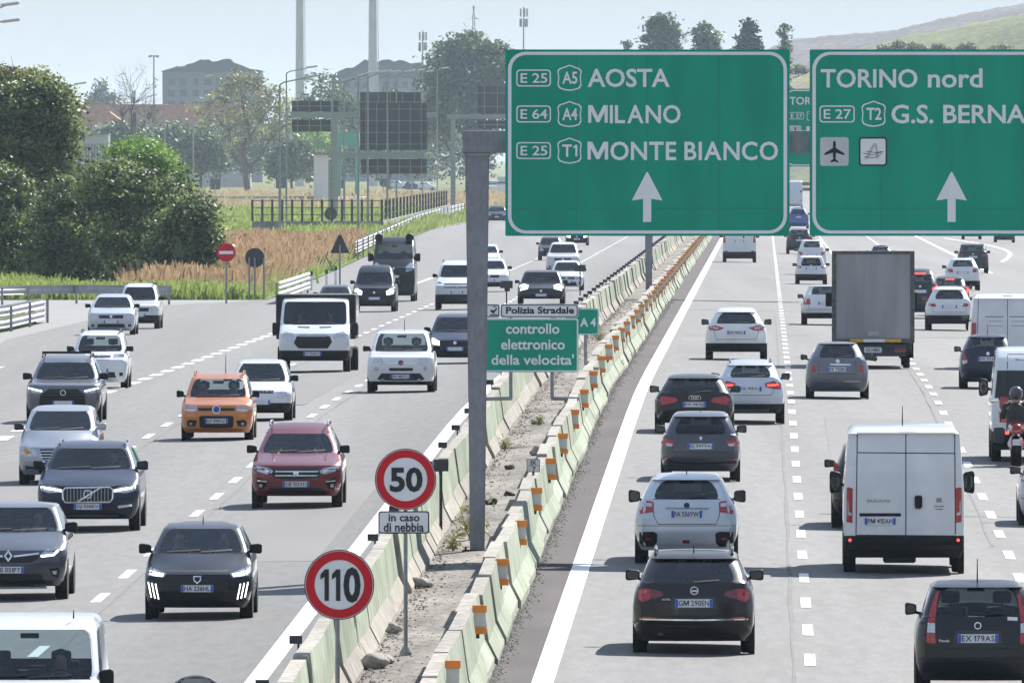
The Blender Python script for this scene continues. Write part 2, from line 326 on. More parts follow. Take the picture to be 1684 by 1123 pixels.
def car(name, label, cat, view, cx, yb, wpx, yt, yw0, yw1, m, pre='hatch', yl=None, crop=None, clad=None, glass=None, wr=None, mirrors=None, mz=None, rails=False, ant=None, seats=True, rwin=True, prof_r=None, head=0., sidewin=True, wspan=None, lenf=None, group=None, c=None, mcol=None, shelf=True, hoodl=None, wsl=None, rwl=None, R_=None, wbot=None, pil=None, roofwin=None):
    p = dict(PRE[pre]); s = hit(cx, yb); d = F / s; sl_ = slope(d); fr = view == 'f'
    look = (yb - HY) / F + sl_
    hw = wpx / 2 / s
    L = lenf or p['L']; c = c if c is not None else p['c']; Rw = R_ or p['R']; wr = (wr or p['wr']) - (0 if pre in ('van', 'lcv') else .045 if view == 'f' else .09)
    hood = hoodl or p['hood']; ws = wsl or p['ws']; rw = rwl or p['rw']
    ax = .8 if pre != 'van' else 1.0
    def zt_(py, depth): return (yb - py) / s - look * (depth - ax)
    H = zt_(yt, (hood + ws + .5) if fr else (rw + .55))
    if fr:
        zc = zt_(yw0, hood); zt = zt_(yw1, hood + ws); zl = zt_(yl, .08) if yl else zc - .2
        zb0, zb1 = zc + .08 * H, zt
    else:
        zb0 = zt_(yw0, p['tilt']); zb1 = zt_(yw1, p['tilt'] + rw); zc = min(zb0 - .02, .66 * H) if pre not in ('van', 'lcv') else .62 * H; zt = min(zb1, H - .09); zl = zc - .2
    LOG.append((name, round(s, 1), round(2 * hw, 2), round(H, 2), round(zl, 2), round(zc, 2), round(zt, 2)))
    top = max(zt, zb1)
    pf = [(c, .14), (c + .1, .04), (max(c + .2, zl - .3), 0), (zl - .10, .015), (zl - .03, .06), (zl, .13), (zl + .4 * (zc - zl), .13 + .35 * (hood - .13)), (zl + .75 * (zc - zl), .13 + .7 * (hood - .13)), (zc, hood), (zt, hood + ws), (zt + .5 * (H - zt), hood + ws + .28), (H - .012, hood + ws + .7), (H, hood + ws + 1.0)]
    pr_ = prof_r or [(c, .16), (c + .12, .05), (c + .3, 0.), (.52 * H, .01), (zb0 - .12, p['tilt'] * .6), (zb0, p['tilt']), (zb1, p['tilt'] + rw), (zb1 + .012, p['tilt'] + rw - .05), (zb1 + .5 * (H - zb1), p['tilt'] + rw + .12), (H - .012, p['tilt'] + rw + .5), (H, p['tilt'] + rw + .8)]
    belt = min(zc, zb0) + .02
    pw = [(c, wbot or .9), (c + .1, .955), (c + .25, .99), (.45 * H, 1.), (belt - .16, .98), (belt - .05, .945), (belt, .90), (top, wr + .015), (top + .4 * (H - top), wr - .03), (top + .8 * (H - top), wr - .10), (H - .012, wr - .2), (H, wr - .36)]
    if pre in ('van', 'lcv'): pw = [(c, .93), (c + .12, .985), (.35 * H, 1.), (.55 * H, .995), (top, wr + .015), (H - .08, wr - .02), (H - .03, wr - .06), (H - .008, wr - .13), (H, wr - .25)]
    keys = sorted(set([round(q[0], 4) for q in pf + pr_ + pw] + [round(q, 4) for q in (zb0, zb1, zc + .02, zc + .05, zt - .02, zt - .05, zb0 + .02, zb0 + .05, zb1 - .02, zb1 - .05)]))
    keys = [k for k in keys if c - 1e-6 <= k <= H + 1e-6]
    zz = [keys[0]]
    for k in keys[1:]:
        if k - zz[-1] < .006: continue
        n = max(1, int((k - zz[-1]) / .07)); a = zz[-1]
        for i in range(1, n + 1): zz.append(a + (k - a) * i / n)
    zz[-1] = H
    nF, nC, nS = 12, 3, 10
    pil = pil or .085
    bm = bmesh.new(); bmw = {k: [] for k in ('windscreen', 'rear_window', 'sl', 'sr')}; rings = []
    for z in zz:
        w = lerp_prof(pw, z) * hw; yf = lerp_prof(pf, z); yr = L - lerp_prof(pr_, z)
        t = sstep(zl, zc, z); bow = .16 - .03 * t + .22 * max(0, math.sin(math.pi * min(1, max(0, (z - zl) / max(.02, zc - zl))))); bowr = .12
        rf = .20 if z < zl else .20 - .2 * 0.5 * t
        if z > zc: rf = pil
        rr = .24 if z < zb0 - .1 else pil + .075
        if zc < z < zt: rf += .07 * (1 - min(1, min(z - zc, zt - z) / .09)) ** 2
        if zb0 < z < zb1: rr += .09 * (1 - min(1, min(z - zb0, zb1 - z) / .10)) ** 2
        if pre in ('van', 'lcv'): rr = .05; bowr = .02; rf = min(rf, .15); bow = .10
        yr = max(yr, yf + .4)
        pts = []
        for i in range(nF + 1):
            x = -(w - rf) + 2 * (w - rf) * i / nF; pts.append((x, yf + bow * (x / w) ** 2))
        yc = yf + bow * ((w - rf) / w) ** 2
        for i in range(1, nC + 1):
            a = R(90 * i / nC); pts.append((w - rf + rf * math.sin(a), yc + rf * 1.3 * (1 - math.cos(a))))
        y0 = yc + rf * 1.3; yq = yr - bowr * ((w - rr) / w) ** 2; y1 = yq - rr * 1.2
        for i in range(1, nS + 1): pts.append((w * (1 + .004 * math.sin(math.pi * i / nS)), y0 + (y1 - y0) * i / nS))
        for i in range(1, nC + 1):
            a = R(90 * i / nC); pts.append((w - rr + rr * math.cos(a), y1 + rr * 1.2 * math.sin(a)))
        for i in range(1, nF + 1):
            x = (w - rr) - 2 * (w - rr) * i / nF; pts.append((x, yr - bowr * (x / w) ** 2))
        for i in range(1, nC + 1):
            a = R(90 * i / nC); pts.append((-(w - rr + rr * math.sin(a)), yq - rr * 1.2 * (1 - math.cos(a))))
        for i in range(1, nS + 1): pts.append((-w * (1 + .004 * math.sin(math.pi * i / nS)), y1 + (y0 - y1) * i / nS))
        for i in range(1, nC): 
            a = R(90 * i / nC); pts.append((-(w - rf + rf * math.cos(a)), y0 - rf * 1.3 * math.sin(a)))
        rings.append([bm.verts.new((x, y - L / 2, z)) for x, y in pts])
    N = len(rings[0]); a0 = nF; a1 = nF + nC; a2 = a1 + nS; a3 = a2 + nC; a4 = a3 + nF; a5 = a4 + nC; a6 = a5 + nS
    swb0, swb1 = max(zc, belt) + .03, top - .02
    for k in range(len(zz) - 1):
        zm = (zz[k] + zz[k + 1]) / 2
        for j in range(N):
            jn = (j + 1) % N
            f = bm.faces.new((rings[k][j], rings[k][jn], rings[k + 1][jn], rings[k + 1][j]))
            g = None
            if j < a0 and zc < zm < zt: g = 'windscreen'
            elif a3 <= j < a4 and zb0 < zm < zb1 and rwin: g = 'rear_window'
            elif a1 <= j < a2 and sidewin and swb0 < zm < swb1 and (j - a1) not in (3, 9): g = 'sr'
            elif a5 <= j < a6 and sidewin and swb0 < zm < swb1 and (a6 - 1 - j) not in (3, 9): g = 'sl'
            if g and pre in ('van', 'lcv') and g in ('sl', 'sr'):
                q = (j - a1) if g == 'sr' else (a6 - 1 - j)
                if q > 2: g = None
            if g: bmw[g].append(f)
            if clad is not None and zm < zt_(clad, 0.1): f.material_index = 1
            elif zm < c + .03: f.material_index = 1
    bm.faces.new(rings[0][::-1]).material_index = 1; bm.faces.new(rings[-1])
    fixn(bm)
    bvh = BVHTree.FromBMesh(bm)
    near = -F
    Xn = (cx - CX) / s; dn = d - ax
    ctr = Vector((Xn + HEAD * (L / 2 - ax), dn + L / 2, 0)); ctr.z = zs(ctr.x - HEAD * ctr.y, ctr.y)
    ang = -HEAD + head
    root = empty(name, ctr, label, cat, group, rz=ang if fr else math.pi + ang, rx=sl_ if fr else -sl_)
    root.rotation_euler.x = (slope(ctr.y) if fr else -slope(ctr.y))
    # glass panes are split from the shell
    for gname, faces in bmw.items():
        if not faces: continue
        b2 = bmesh.new(); vm = {}
        for f in faces:
            vs = []
            for v in f.verts:
                if v not in vm: vm[v] = b2.verts.new(v.co)
                vs.append(vm[v])
            b2.faces.new(vs)
        gm = glass or GLASS
        if gname == 'windscreen' and glass is TGLASS: gm = GLASS
        bm_obj(gname if len(gname) > 2 else 'side_window', b2, gm, root, 40)
    bmesh.ops.delete(bm, geom=[f for fs in bmw.values() for f in fs], context='FACES')
    for yy in (ax - L / 2, L / 2 - (.75 if pre != 'van' else 1.0)):
        for sx in (-1, 1): lathe(bm, [(Rw * 1.12, sx * hw * .90), (Rw * 1.12, sx * (hw * .995 + .004)), (Rw * 1.0, sx * (hw * .995 + .006))], 'x', 20, Matrix.Translation((0, yy, Rw)), 1)
    bm_obj('body', bm, [m, PLAST], root, 32)
    K = Car(); K.root, K.s, K.cx, K.yb, K.bvh, K.fr, K.L, K.H, K.hw, K.zt_, K.crop, K.zc, K.hood, K.ws, K.rw, K.zb0, K.zb1, K.d = root, s, cx, yb, bvh, fr, L, H, hw, zt_, crop, zc, hood, ws, rw, zb0, zb1, d
    K.tilt = p['tilt']; K.sg = 1 if fr else -1; K.look = look
    for yy in (ax - L / 2, L / 2 - (.75 if pre != 'van' else 1.0)):
        for sx in (-1, 1): wheel(root, sx * (hw - .105), yy, Rw)
    mzz = mz if mz is not None else zc + .07
    if mirrors is not False:
        mw, mh = mirrors or (.2, .14)
        for sx in (-1, 1):
            b2 = bmesh.new(); out = hw + (.22 if pre == 'van' else .17 if pre == 'lcv' else .13); xi = out - .08 - mw
            yy = hood + .28 - L / 2 if pre not in ('van',) else hood + .45 - L / 2
            box(b2, -.5, .5, -.5, .5, -.5, .5, .22, seg=3)
            for v in b2.verts:
                q = v.co; q.z *= 1 + (.25 * q.x); v.co = Vector((sx * (xi + .08 + (q.x + .5) * mw), yy + q.y * .13, mzz + q.z * mh))
            tube(b2, [(sx * hw * .86, yy + .02, mzz - .07), (sx * (xi + .14), yy + .02, mzz - .03)], .025, 6)
            o = bm_obj('wing_mirror', fixn(b2), mcol or PLAST, root, 50)
            if not fr:
                b2 = bmesh.new(); ps = rrect(sx * (xi + .08 + mw / 2) - mw * .4, sx * (xi + .08 + mw / 2) + mw * .4, mzz - mh * .38, mzz + mh * .38, mh * .3, 3)
                slab(b2, ps, yy + .062, yy + .068); bm_obj('mirror_glass', fixn(b2), GLASSMIR, o)
    if rails:
        for sx in (-1, 1):
            b2 = bmesh.new(); xx = sx * hw * (wr - .08); z0 = H - .05; ya, yz = hood + ws + .25 - L / 2, L / 2 - p['tilt'] - rw - .25
            tube(b2, [(xx, ya, z0), (xx, ya + .12, H + .012), (xx, (ya + yz) / 2, H + .025), (xx, yz - .12, H + .012), (xx, yz, z0)], .022, 6)
            bm_obj('roof_rail', b2, rails if rails is not True else PLAST, root)
    if ant:
        b2 = bmesh.new(); ax_, al, ay = ant
        tube(b2, [(ax_, ay - L / 2, H - .03), (ax_, ay + .1 * al - L / 2, H + al)], [.012, .006], 6); bm_obj('antenna', b2, PLAST, root)
    if seats and s > 24:
        yseat = hood + ws + .28 - L / 2; sh = zc + .13
        for sx in (-1, 1):
            b2 = bmesh.new(); box(b2, sx * hw * .42 - .24, sx * hw * .42 + .24, yseat, yseat + .14, .35, sh, .06)
            box(b2, sx * hw * .42 - .13, sx * hw * .42 + .13, yseat + .02, yseat + .11, sh + .04, sh + .21, .04)
            tube(b2, [(sx * hw * .42, yseat + .06, sh - .05), (sx * hw * .42, yseat + .06, sh + .1)], .015, 5)
            bm_obj('seat', b2, SEATM, root)
        if pre not in ('van',) and rwin:
            b2 = bmesh.new(); yb2 = L / 2 - p['tilt'] - rw - .55; box(b2, -hw * .78, hw * .78, yb2, yb2 + .14, .35, zc + .02, .05)
            for sx in (-.5, 0, .5): box(b2, sx * hw * .95 - .11, sx * hw * .95 + .11, yb2 + .02, yb2 + .1, zc + .03, zc + (.14 if sx else .08), .03)
            bm_obj('rear_bench', b2, SEATM, root)
        b2 = bmesh.new(); box(b2, -hw * .86, hw * .86, hood + .12 - L / 2, hood + .62 - L / 2, zc - .3, zc - .035, .06)
        bm_obj('dashboard', b2, CABIN, root)
        b2 = bmesh.new(); bmesh.ops.create_circle(b2, cap_ends=False, segments=16, radius=.18)
        pts = [v.co.copy() for v in b2.verts]; b2.clear(); M = Matrix.Translation((hw * .42, hood + .78 - L / 2, zc - .06)) @ Matrix.Rotation(R(68), 4, 'X')
        tube(b2, [M @ q for q in pts + pts[:1]], .016, 5); bm_obj('steering_wheel', b2, CABIN, root)
        b2 = bmesh.new(); box(b2, -.12, .12, hood + ws * .82 + .06 - L / 2, hood + ws * .82 + .09 - L / 2, zt - .11, zt - .04, .01); bm_obj('rear_view_mirror', b2, CABIN, root)
    return K
GLASSMIR = mat('mirror_silver', (.10, .11, .12), .08, 1., var=.05)
def px2(K, pts, depth=.08):
    if K.crop == 'u':                                # (u in half widths, v as share of the height)
        return [(u * K.hw, v * K.H) for u, v in pts]
    ox, oy, k = K.crop or (0, 0, 1)
    return [((ox + x / k - K.cx) / K.s, K.zt_(oy + y / k, depth)) for x, y in pts]
def surf(K, x, z, dflt=None):
    o = Vector((x * K.sg, -20. * K.sg, z)); h = K.bvh.ray_cast(o, Vector((0, K.sg, 0)))[0]
    return h.y if h else dflt
def panel(K, name, pts, m, mirror=False, proud=.006, depth=.08, parent=None, local=False, cell=.07):
    P_ = pts if local else px2(K, pts, depth)
    outs = []
    for sx in ((1, -1) if mirror else (1,)):
        q = [(x * sx, z) for x, z in P_]
        area = sum(a[0] * b[1] - b[0] * a[1] for a, b in zip(q, q[1:] + q[:1]))
        if area < 0: q = q[::-1]
        bm = bmesh.new(); f = bm.faces.new([bm.verts.new((x, 0, z)) for x, z in q])
        xs = [x for x, _ in q]; zs_ = [z for _, z in q]
        for lo, hi, ax in ((min(xs), max(xs), Vector((1, 0, 0))), (min(zs_), max(zs_), Vector((0, 0, 1)))):
            n = int((hi - lo) / cell)
            for i in range(1, n + 1):
                v = lo + (hi - lo) * i / (n + 1)
                bmesh.ops.bisect_plane(bm, geom=bm.verts[:] + bm.edges[:] + bm.faces[:], plane_co=ax * v, plane_no=ax)
        bmesh.ops.triangulate(bm, faces=[f for f in bm.faces if len(f.verts) > 4])
        ys = {v: surf(K, v.co.x, v.co.z) for v in bm.verts}
        good = [y for y in ys.values() if y is not None] or [-K.sg * K.L / 2]
        worst = max(good) if K.sg > 0 else min(good); lim = min(good) + .5 if K.sg > 0 else max(good) - .5
        top = bm.verts[:]
        for v in top:
            y = ys[v]
            if y is None: y = worst
            y = min(y, lim) if K.sg > 0 else max(y, lim)
            v.co = Vector((v.co.x * K.sg, y - K.sg * proud, v.co.z))
        r = bmesh.ops.extrude_face_region(bm, geom=bm.faces[:])
        for v in [g for g in r['geom'] if isinstance(g, bmesh.types.BMVert)]: v.co.y += K.sg * (proud + .02)
        fixn(bm); outs.append(bm_obj(name, bm, m, parent or K.root))
    return outs[0] if len(outs) == 1 else outs
def line(K, name, pts, m=None, w=.012, mirror=False, depth=.08, proud=.004, local=False):
    q = pts if local else px2(K, pts, depth); q = [Vector(p) for p in q]; A, B = [], []
    for i, p in enumerate(q):
        t = (q[min(i + 1, len(q) - 1)] - q[max(i - 1, 0)]).normalized(); n = Vector((-t.y, t.x)) * w / 2; A.append(p + n); B.append(p - n)
    return panel(K, name, [tuple(v) for v in A + B[::-1]], m or GAP, mirror, proud, depth, local=True)
def plate(K, x, y, txt=None, w=.52, h=.11, depth=.05, name='number_plate', blue=True):
    (u, v), = px2(K, [(x, y)], depth)
    yy = surf(K, u, v, -K.sg * K.L / 2) - K.sg * .02
    bm = bmesh.new(); slab(bm, rrect(-w / 2, w / 2, -h / 2, h / 2, .012, 2), 0, .02); o = bm_obj(name, fixn(bm), PLATE, K.root)
    o.location = (u * K.sg, yy, v)
    if K.sg < 0: o.rotation_euler.z = math.pi
    if blue:
        for sx in (-1, 1):
            bm = bmesh.new(); slab(bm, rrect(sx * (w / 2 - .024) - .022, sx * (w / 2 - .024) + .022, -h / 2 + .003, h / 2 - .003, .006, 2), -.002, .004); bm_obj('blue_band', fixn(bm), PBLUE, o)
    if txt: text('plate_text', txt, -w / 2 + .055, w / 2 - .055, -h * .34, h * .34, -.001, INK, o, .012, thick=.003)
    return o
def emblem(K, x, y, r, m=CHROME, depth=.05, ring=None, name='emblem'):
    (u, v), = px2(K, [(x, y)], depth)
    if ring:
        yy = surf(K, u, v, 0) - K.sg * .008; bm = bmesh.new(); ringslab(bm, circ(u * K.sg, v, r, 20), circ(u * K.sg, v, r * ring, 20), yy - K.sg * .006, yy + K.sg * .02); return bm_obj(name, fixn(bm), m, K.root)
    return panel(K, name, circ(u, v, r, 16), m, proud=.012, local=True)
def wipers(K):
    if K.fr:
        for a, b in ((-.62, .0), (0.02, .6)):
            z = K.zc + .025; q = [(a * K.hw, z), (b * K.hw, z + .03)]
            line(K, 'wiper', q, PLAST, .022, proud=.02, local=True)
    else:
        line(K, 'rear_wiper', [(0., K.zb0 + .02), (.42 * K.hw, K.zb0 + .045)], PLAST, .02, proud=.02, local=True)
# ------------------------------------------------------------------ ground, roads, markings
def sheet(name, cols, d0, d1, dz, m, kind='structure', step=20., lift=None):
    """strip of ground: cols = list of functions d -> xr (or numbers), stations every step metres"""
    bm = bmesh.new(); prev = None; n = max(1, int((d1 - d0) / step))
    for i in range(n + 1):
        d = d0 + (d1 - d0) * i / n; row = []
        for c in cols:
            x = c(d) if callable(c) else c
            row.append(bm.verts.new((wx(x, d), d, zs(x, d) + dz)))
        if prev:
            for a in range(len(row) - 1): bm.faces.new((prev[a], prev[a + 1], row[a + 1], row[a]))
        prev = row
    o = bm_obj(name, bm, m, smooth=30); tag(o, kind=kind); return o
ASPH = mat('asphalt', (.136, .132, .131), .62, grain=(5., (1, .10, 1), .86, 1.1), rot=HEAD, var=.16, scale=.35, stretch=(1.3, .012, 1), bump=.25, bumpscale=14, spec=.35, detail=5)
ASPHD = mat('shoulder_asphalt', (.066, .053, .056), .8, var=.25, scale=1.2, stretch=(1, .1, 1), bump=.3, bumpscale=20, spec=.2)
LINE = mat('road_paint', (.80, .80, .79), .6, var=.08, scale=2.0, bump=.1, detail=6)
DIRT = mat('median_dirt', (.17, .155, .142), .95, scale=.9, stretch=(1, .18, 1), grain=(9., (1, .25, 1), .7, 1.15), col2=(.34, .31, .285), bump=.8, bumpscale=6, detail=7, spec=.1)
EARTH = mat('field_earth', (.12, .15, .05), .95, scale=.03, stretch=(3, .2, 1), col2=(.22, .19, .09), spec=.1)
LE = [(0, -24.2), (500, -24.2), (600, -27), (740, -27), (770, -22.4), (1100, -26), (1930, -34), (4300, -52)]
def left_edge(d): return lerp_prof(LE, d)
bm = bmesh.new(); prev = None
for d in [-200, 0, 150] + list(range(200, 3000, 50)) + [3500, 4500, 6000, 9000, 14000]:
    row = []
    for X in (-9000, -3000, -1000, -400, -150, -60, -40, -30, -24, -17, -10, -7, -6, -4, 0, 8, 22, 40, 60, 150, 400, 1000, 3000, 9000):
        dd = min(d, 2600); xr = max(-60, min(60, X)); row.append(bm.verts.new((X + HEAD * d, d, min(zs(xr, max(150, dd)), zs(xr, dd) if d > 100 else -1.5) - .4)))
    if prev:
        for a in range(len(row) - 1): bm.faces.new((prev[a], prev[a + 1], row[a + 1], row[a]))
    prev = row
tag(bm_obj('ground', bm, EARTH), kind='structure')
D0, D1 = 120., 4200.
sheet('carriageway_outbound', [-3.95, -3.0, .7, 4.3, 8, 14, 22], D0, D1, 0, ASPH)
sheet('carriageway_inbound', [left_edge, -17.3, -13.9, -10.4, -7.0, -6.1], D0, D1, 0, ASPH)
sheet('hard_shoulder', [-3.98, -3.2], D0, D1, .004, ASPHD)
sheet('median_ground', [-6.2, -5.9, -5.0, -4.2, -3.8], D0, D1, .012, DIRT)
# painted lines
def band(name, xc, w, d0, d1, dz=.009, xf=None):
    f = xf or (lambda d: xc)
    o = sheet(name, [lambda d: f(d) - w / 2, lambda d: f(d) + w / 2], d0, d1, dz, LINE); return o
def dashes(name, xc, w, d0, d1, on, per, ph=0.):
    bm = bmesh.new(); d = d0 + ph
    while d < d1:
        q = [bm.verts.new((wx(x, e), e, zs(x, e) + .009)) for x, e in ((xc - w / 2, d), (xc + w / 2, d), (xc + w / 2, d + on), (xc - w / 2, d + on))]
        bm.faces.new(q); d += per
    tag(bm_obj(name, bm, LINE), kind='structure')
band('edge_line', -3.06, .30, D0, 3400); band('edge_line', -7.32, .30, D0, 3400)
dashes('lane_line', .66, .16, D0, 3000, 4.5, 12, 3); dashes('lane_line', 4.25, .17, D0, 3000, 4.5, 12, 5); dashes('lane_line', 8.0, .2, D0, 3000, 4.5, 12, 1)
dashes('lane_line', -11.0, .17, D0, 3000, 4.5, 12, 4); dashes('lane_line', -14.25, .17, D0, 3000, 4.5, 12, 8); dashes('lane_line', -17.6, .32, D0, 900, 4.5, 9, 2)
band('edge_line', 0, .24, 380, 620, xf=lambda d: -23.3 - .9 * sstep(520, 600, d)); band('edge_line', 0, .34, 700, 2600, xf=lambda d: left_edge(d) + 3.6)
band('edge_line', 12.0, .25, 900, 2000)
# exit gore: a white wedge and the two lines that leave it
bm = bmesh.new()
def gore(pts):
    q = [bm.verts.new((wx(x, d), d, zs(x, d) + .010)) for x, d in pts]; bm.faces.new(q)
for a in range(14):
    d = 1010 + a * 22; gore([(14 + 2.2 * math.sin(a / 13 * 3.0), d), (14.25 + 2.2 * math.sin(a / 13 * 3.0), d), (14.25 + 2.2 * math.sin((a + 1) / 13 * 3.0), d + 22), (14 + 2.2 * math.sin((a + 1) / 13 * 3.0), d + 22)])
tag(bm_obj('exit_marking', bm, LINE), kind='structure')
# transverse joints and repairs in the outbound surface
bm = bmesh.new()
for d, x0, x1, w in ((318, 1.0, 6, .12), (650, -3.9, 8, .30), (600, .8, 8, .28), (560, .5, 1.4, .3), (498, .9, 4.2, .25), (820, -3.5, 4, .3), (905, -3.5, 8, .35)):
    q = []; n = 14
    a = [bm.verts.new((wx(x0 + (x1 - x0) * i / n, d), d + rnd.uniform(-.25, .25), zs(x0 + (x1 - x0) * i / n, d) + .006)) for i in range(n + 1)]
    b = [bm.verts.new(v.co + Vector((0, w + rnd.uniform(0, .3), 0))) for v in a]
    for i in range(n): bm.faces.new((a[i], a[i + 1], b[i + 1], b[i]))
tag(bm_obj('road_joint', bm, mat('bitumen', (.03, .03, .032), .6, var=.3)), kind='structure')

# long seam beside the lane line, and a few resurfaced patches
bm = bmesh.new()
for x0, d0, d1, w in ((.42, 225, 640, .035), (-10.72, 235, 560, .03), (4.02, 300, 700, .03), (-14.0, 300, 640, .03)):
    n = int((d1 - d0) / 9); prev = None
    for i in range(n + 1):
        d = d0 + (d1 - d0) * i / n; x = x0 + rnd.uniform(-.02, .02); ww = w * rnd.uniform(.3, 1.2); row = [bm.verts.new((wx(x - ww, d), d, zs(x, d) + .006)), bm.verts.new((wx(x + ww, d), d, zs(x, d) + .006))]
        if prev: bm.faces.new((prev[0], prev[1], row[1], row[0]))
        prev = row
tag(bm_obj('road_seam', bm, mat('seam_tar', (.085, .083, .083), .7, var=.3, scale=.6)), kind='structure')
bm = bmesh.new()
for x0, x1, d0, d1 in ((1.4, 3.4, 352, 395), (-2.6, -.6, 505, 560), (-9.9, -7.9, 300, 352), (-13.2, -11.6, 430, 500), (4.7, 7.2, 560, 640), (-17.0, -14.7, 330, 372)):
    n = 6; prev = None
    for i in range(n + 1):
        d = d0 + (d1 - d0) * i / n; row = [bm.verts.new((wx(x, d), d, zs(x, d) + .004)) for x in (x0, (x0 + x1) / 2, x1)]
        if prev: [bm.faces.new((prev[a], prev[a + 1], row[a + 1], row[a])) for a in (0, 1)]
        prev = row
tag(bm_obj('road_patch', bm, mat('patch_asphalt', (.138, .133, .132), .65, var=.12, scale=.5, stretch=(1, .1, 1), bump=.25, bumpscale=14, spec=.3, rot=HEAD)), kind='structure')
# verges and fields on the left (each a sheet just above the terrain)
GRASS = mat('verge_grass', (.10, .16, .03), .95, scale=.35, stretch=(1, .15, 1), col2=(.20, .25, .06), spec=.1, bump=.5)
MEAD = mat('meadow', (.13, .21, .04), .95, scale=.12, stretch=(1, .1, 1), col2=(.22, .27, .07), spec=.1)
DRYF = mat('dry_grass', (.25, .22, .12), .95, scale=.1, stretch=(1, .1, 1), col2=(.36, .30, .18), spec=.1)
REEDG = mat('reed_ground', (.20, .12, .07), .95, scale=.2, stretch=(1, .15, 1), col2=(.28, .17, .10), spec=.1)
sheet('verge', [-75, lambda d: left_edge(d) - 1.2, lambda d: left_edge(d) - .05], 770, 1300, .02, GRASS); sheet('verge', [-75, -28.05], 500, 662, .02, GRASS)
sheet('field', [-75, lambda d: left_edge(d) - 1.0], 840, 1230, .05, REEDG)
sheet('meadow', [-140, lambda d: left_edge(d) - 2.0], 1300, 2250, .03, MEAD)
sheet('dry_field', [-400, -31], 2260, 5200, .04, DRYF)
# slip road that joins from the left behind the bush
RAMP = mat('slip_asphalt', (.215, .213, .213), .65, var=.12, scale=.3, bump=.25, bumpscale=14, spec=.3)
sheet('slip_road', [lambda d: -28 - 40 * sstep(664, 674, d), lambda d: left_edge(d) + .3], 470, 768, .003, RAMP, step=4.)

# ------------------------------------------------------------------ median barriers
BGREEN = mat('barrier_green', (.31, .35, .26), .85, scale=1.4, stretch=(1, .25, 1.2), col2=(.43, .47, .37), bump=.3, spec=.2, grain=(4., (1, 1.6, .22), .62, 1.12), objrand=.16)
BBEIGE = mat('barrier_concrete', (.35, .325, .285), .9, scale=1.6, stretch=(1, .3, 1), col2=(.44, .41, .36), bump=.4, spec=.2, grain=(6., (1, 1, .5), .62, 1.12), objrand=.14)
def barrier(xc, side, label, group, d0, d1):
    """New Jersey blocks; side = +1 if the toe seen from the camera is on +x"""
    Lb = 7.6
    prof = [(-.32, -.25), (-.32, .10), (-.185, .36), (-.095, 1.02), (.095, 1.02), (.185, .36), (.32, .10), (.32, -.25)]
    me = None; d = d0
    while d < d1:
        if me is None:
            bm = bmesh.new(); V = []
            for y in (0, .02, Lb - .05, Lb - .03):
                k = .985 if y in (0, Lb - .03) else 1
                V.append([bm.verts.new((x * k, y, z if z < 1 else z - (1 - k))) for x, z in prof])
            n = len(prof)
            for a in range(3):
                for j in range(n - 1):
                    f = bm.faces.new((V[a][j], V[a][j + 1], V[a + 1][j + 1], V[a + 1][j]))
                    mid = j
                    f.material_index = 1 if mid == 3 or (side < 0 and mid in (4,)) and False else 0
                    if side > 0 and mid in (0, 1, 5, 6): f.material_index = 1
            bm.faces.new(V[0]).material_index = 1; bm.faces.new(V[-1][::-1]).material_index = 1
            fixn(bm); o = bm_obj('barrier_block', bm, [BGREEN, BBEIGE]); me = o.data
        else:
            o = bpy.data.objects.new('barrier_block', me); COL.objects.link(o)
        x = xc + rnd.uniform(-.035, .035); e = d + Lb
        o.location = (wx(x, d), d, zs(x, d) + rnd.uniform(-.04, .03)); o.rotation_euler = (math.atan((zs(x, e) - zs(x, d)) / Lb), 0, -HEAD + rnd.uniform(-.005, .005))
        tag(o, label, 'barrier', group); d += Lb
barrier(-5.97, 1, 'pale green concrete barrier block with a beige toe, beside the traffic coming towards the camera', 'median barrier blocks beside the oncoming carriageway', 196, 1300)
barrier(-4.12, -1, 'pale green concrete barrier block, green to its toe, in the row carrying the orange plates', 'median barrier blocks beside the departing carriageway', 196, 1300)
# orange and white plates on the right barrier
ORG = mat('reflector_orange', (.88, .25, .02), .4, var=.06); RETRO = mat('plate_pale', (.66, .68, .62), .4, var=.06); DARKM = mat('dark_metal', (.045, .047, .05), .6, .3, var=.2); GALV = mat('galvanised', (.30, .31, .32), .5, .6, scale=6, var=.15)
def copy_to(o, x, d, z=0.):
    c = copy_tree(o); c.location = (wx(x, d), d, zs(x, d) + z); return c
first = None; k = 0
d = 215.
while d < 1290:
    if first is None:
        first = empty('delineator_plate', (0, 0, 0), 'orange and white reflector plate standing at the top of the barrier beside the departing traffic', 'reflector', 'orange and white plates along the barrier')
        bm = bmesh.new(); box(bm, -.085, .085, 0, .02, .66, 1.06, .004); bm_obj('plate', bm, RETRO, first)
        for z in (.66, .96):
            bm = bmesh.new(); box(bm, -.1, .1, -.035, .03, z, z + .1, .008); bm_obj('orange_reflector', bm, ORG, first)
        bm = bmesh.new(); box(bm, -.05, .0, .02, .06, .6, 1.0, 0); bm_obj('bracket', bm, DARKM, first); o = first
    else: o = copy_tree(first)
    x = -3.93; o.location = (wx(x, d), d, zs(x, d)); d += 19.6 + rnd.uniform(-1.0, 1.0); k += 1
first = None; d = 208.
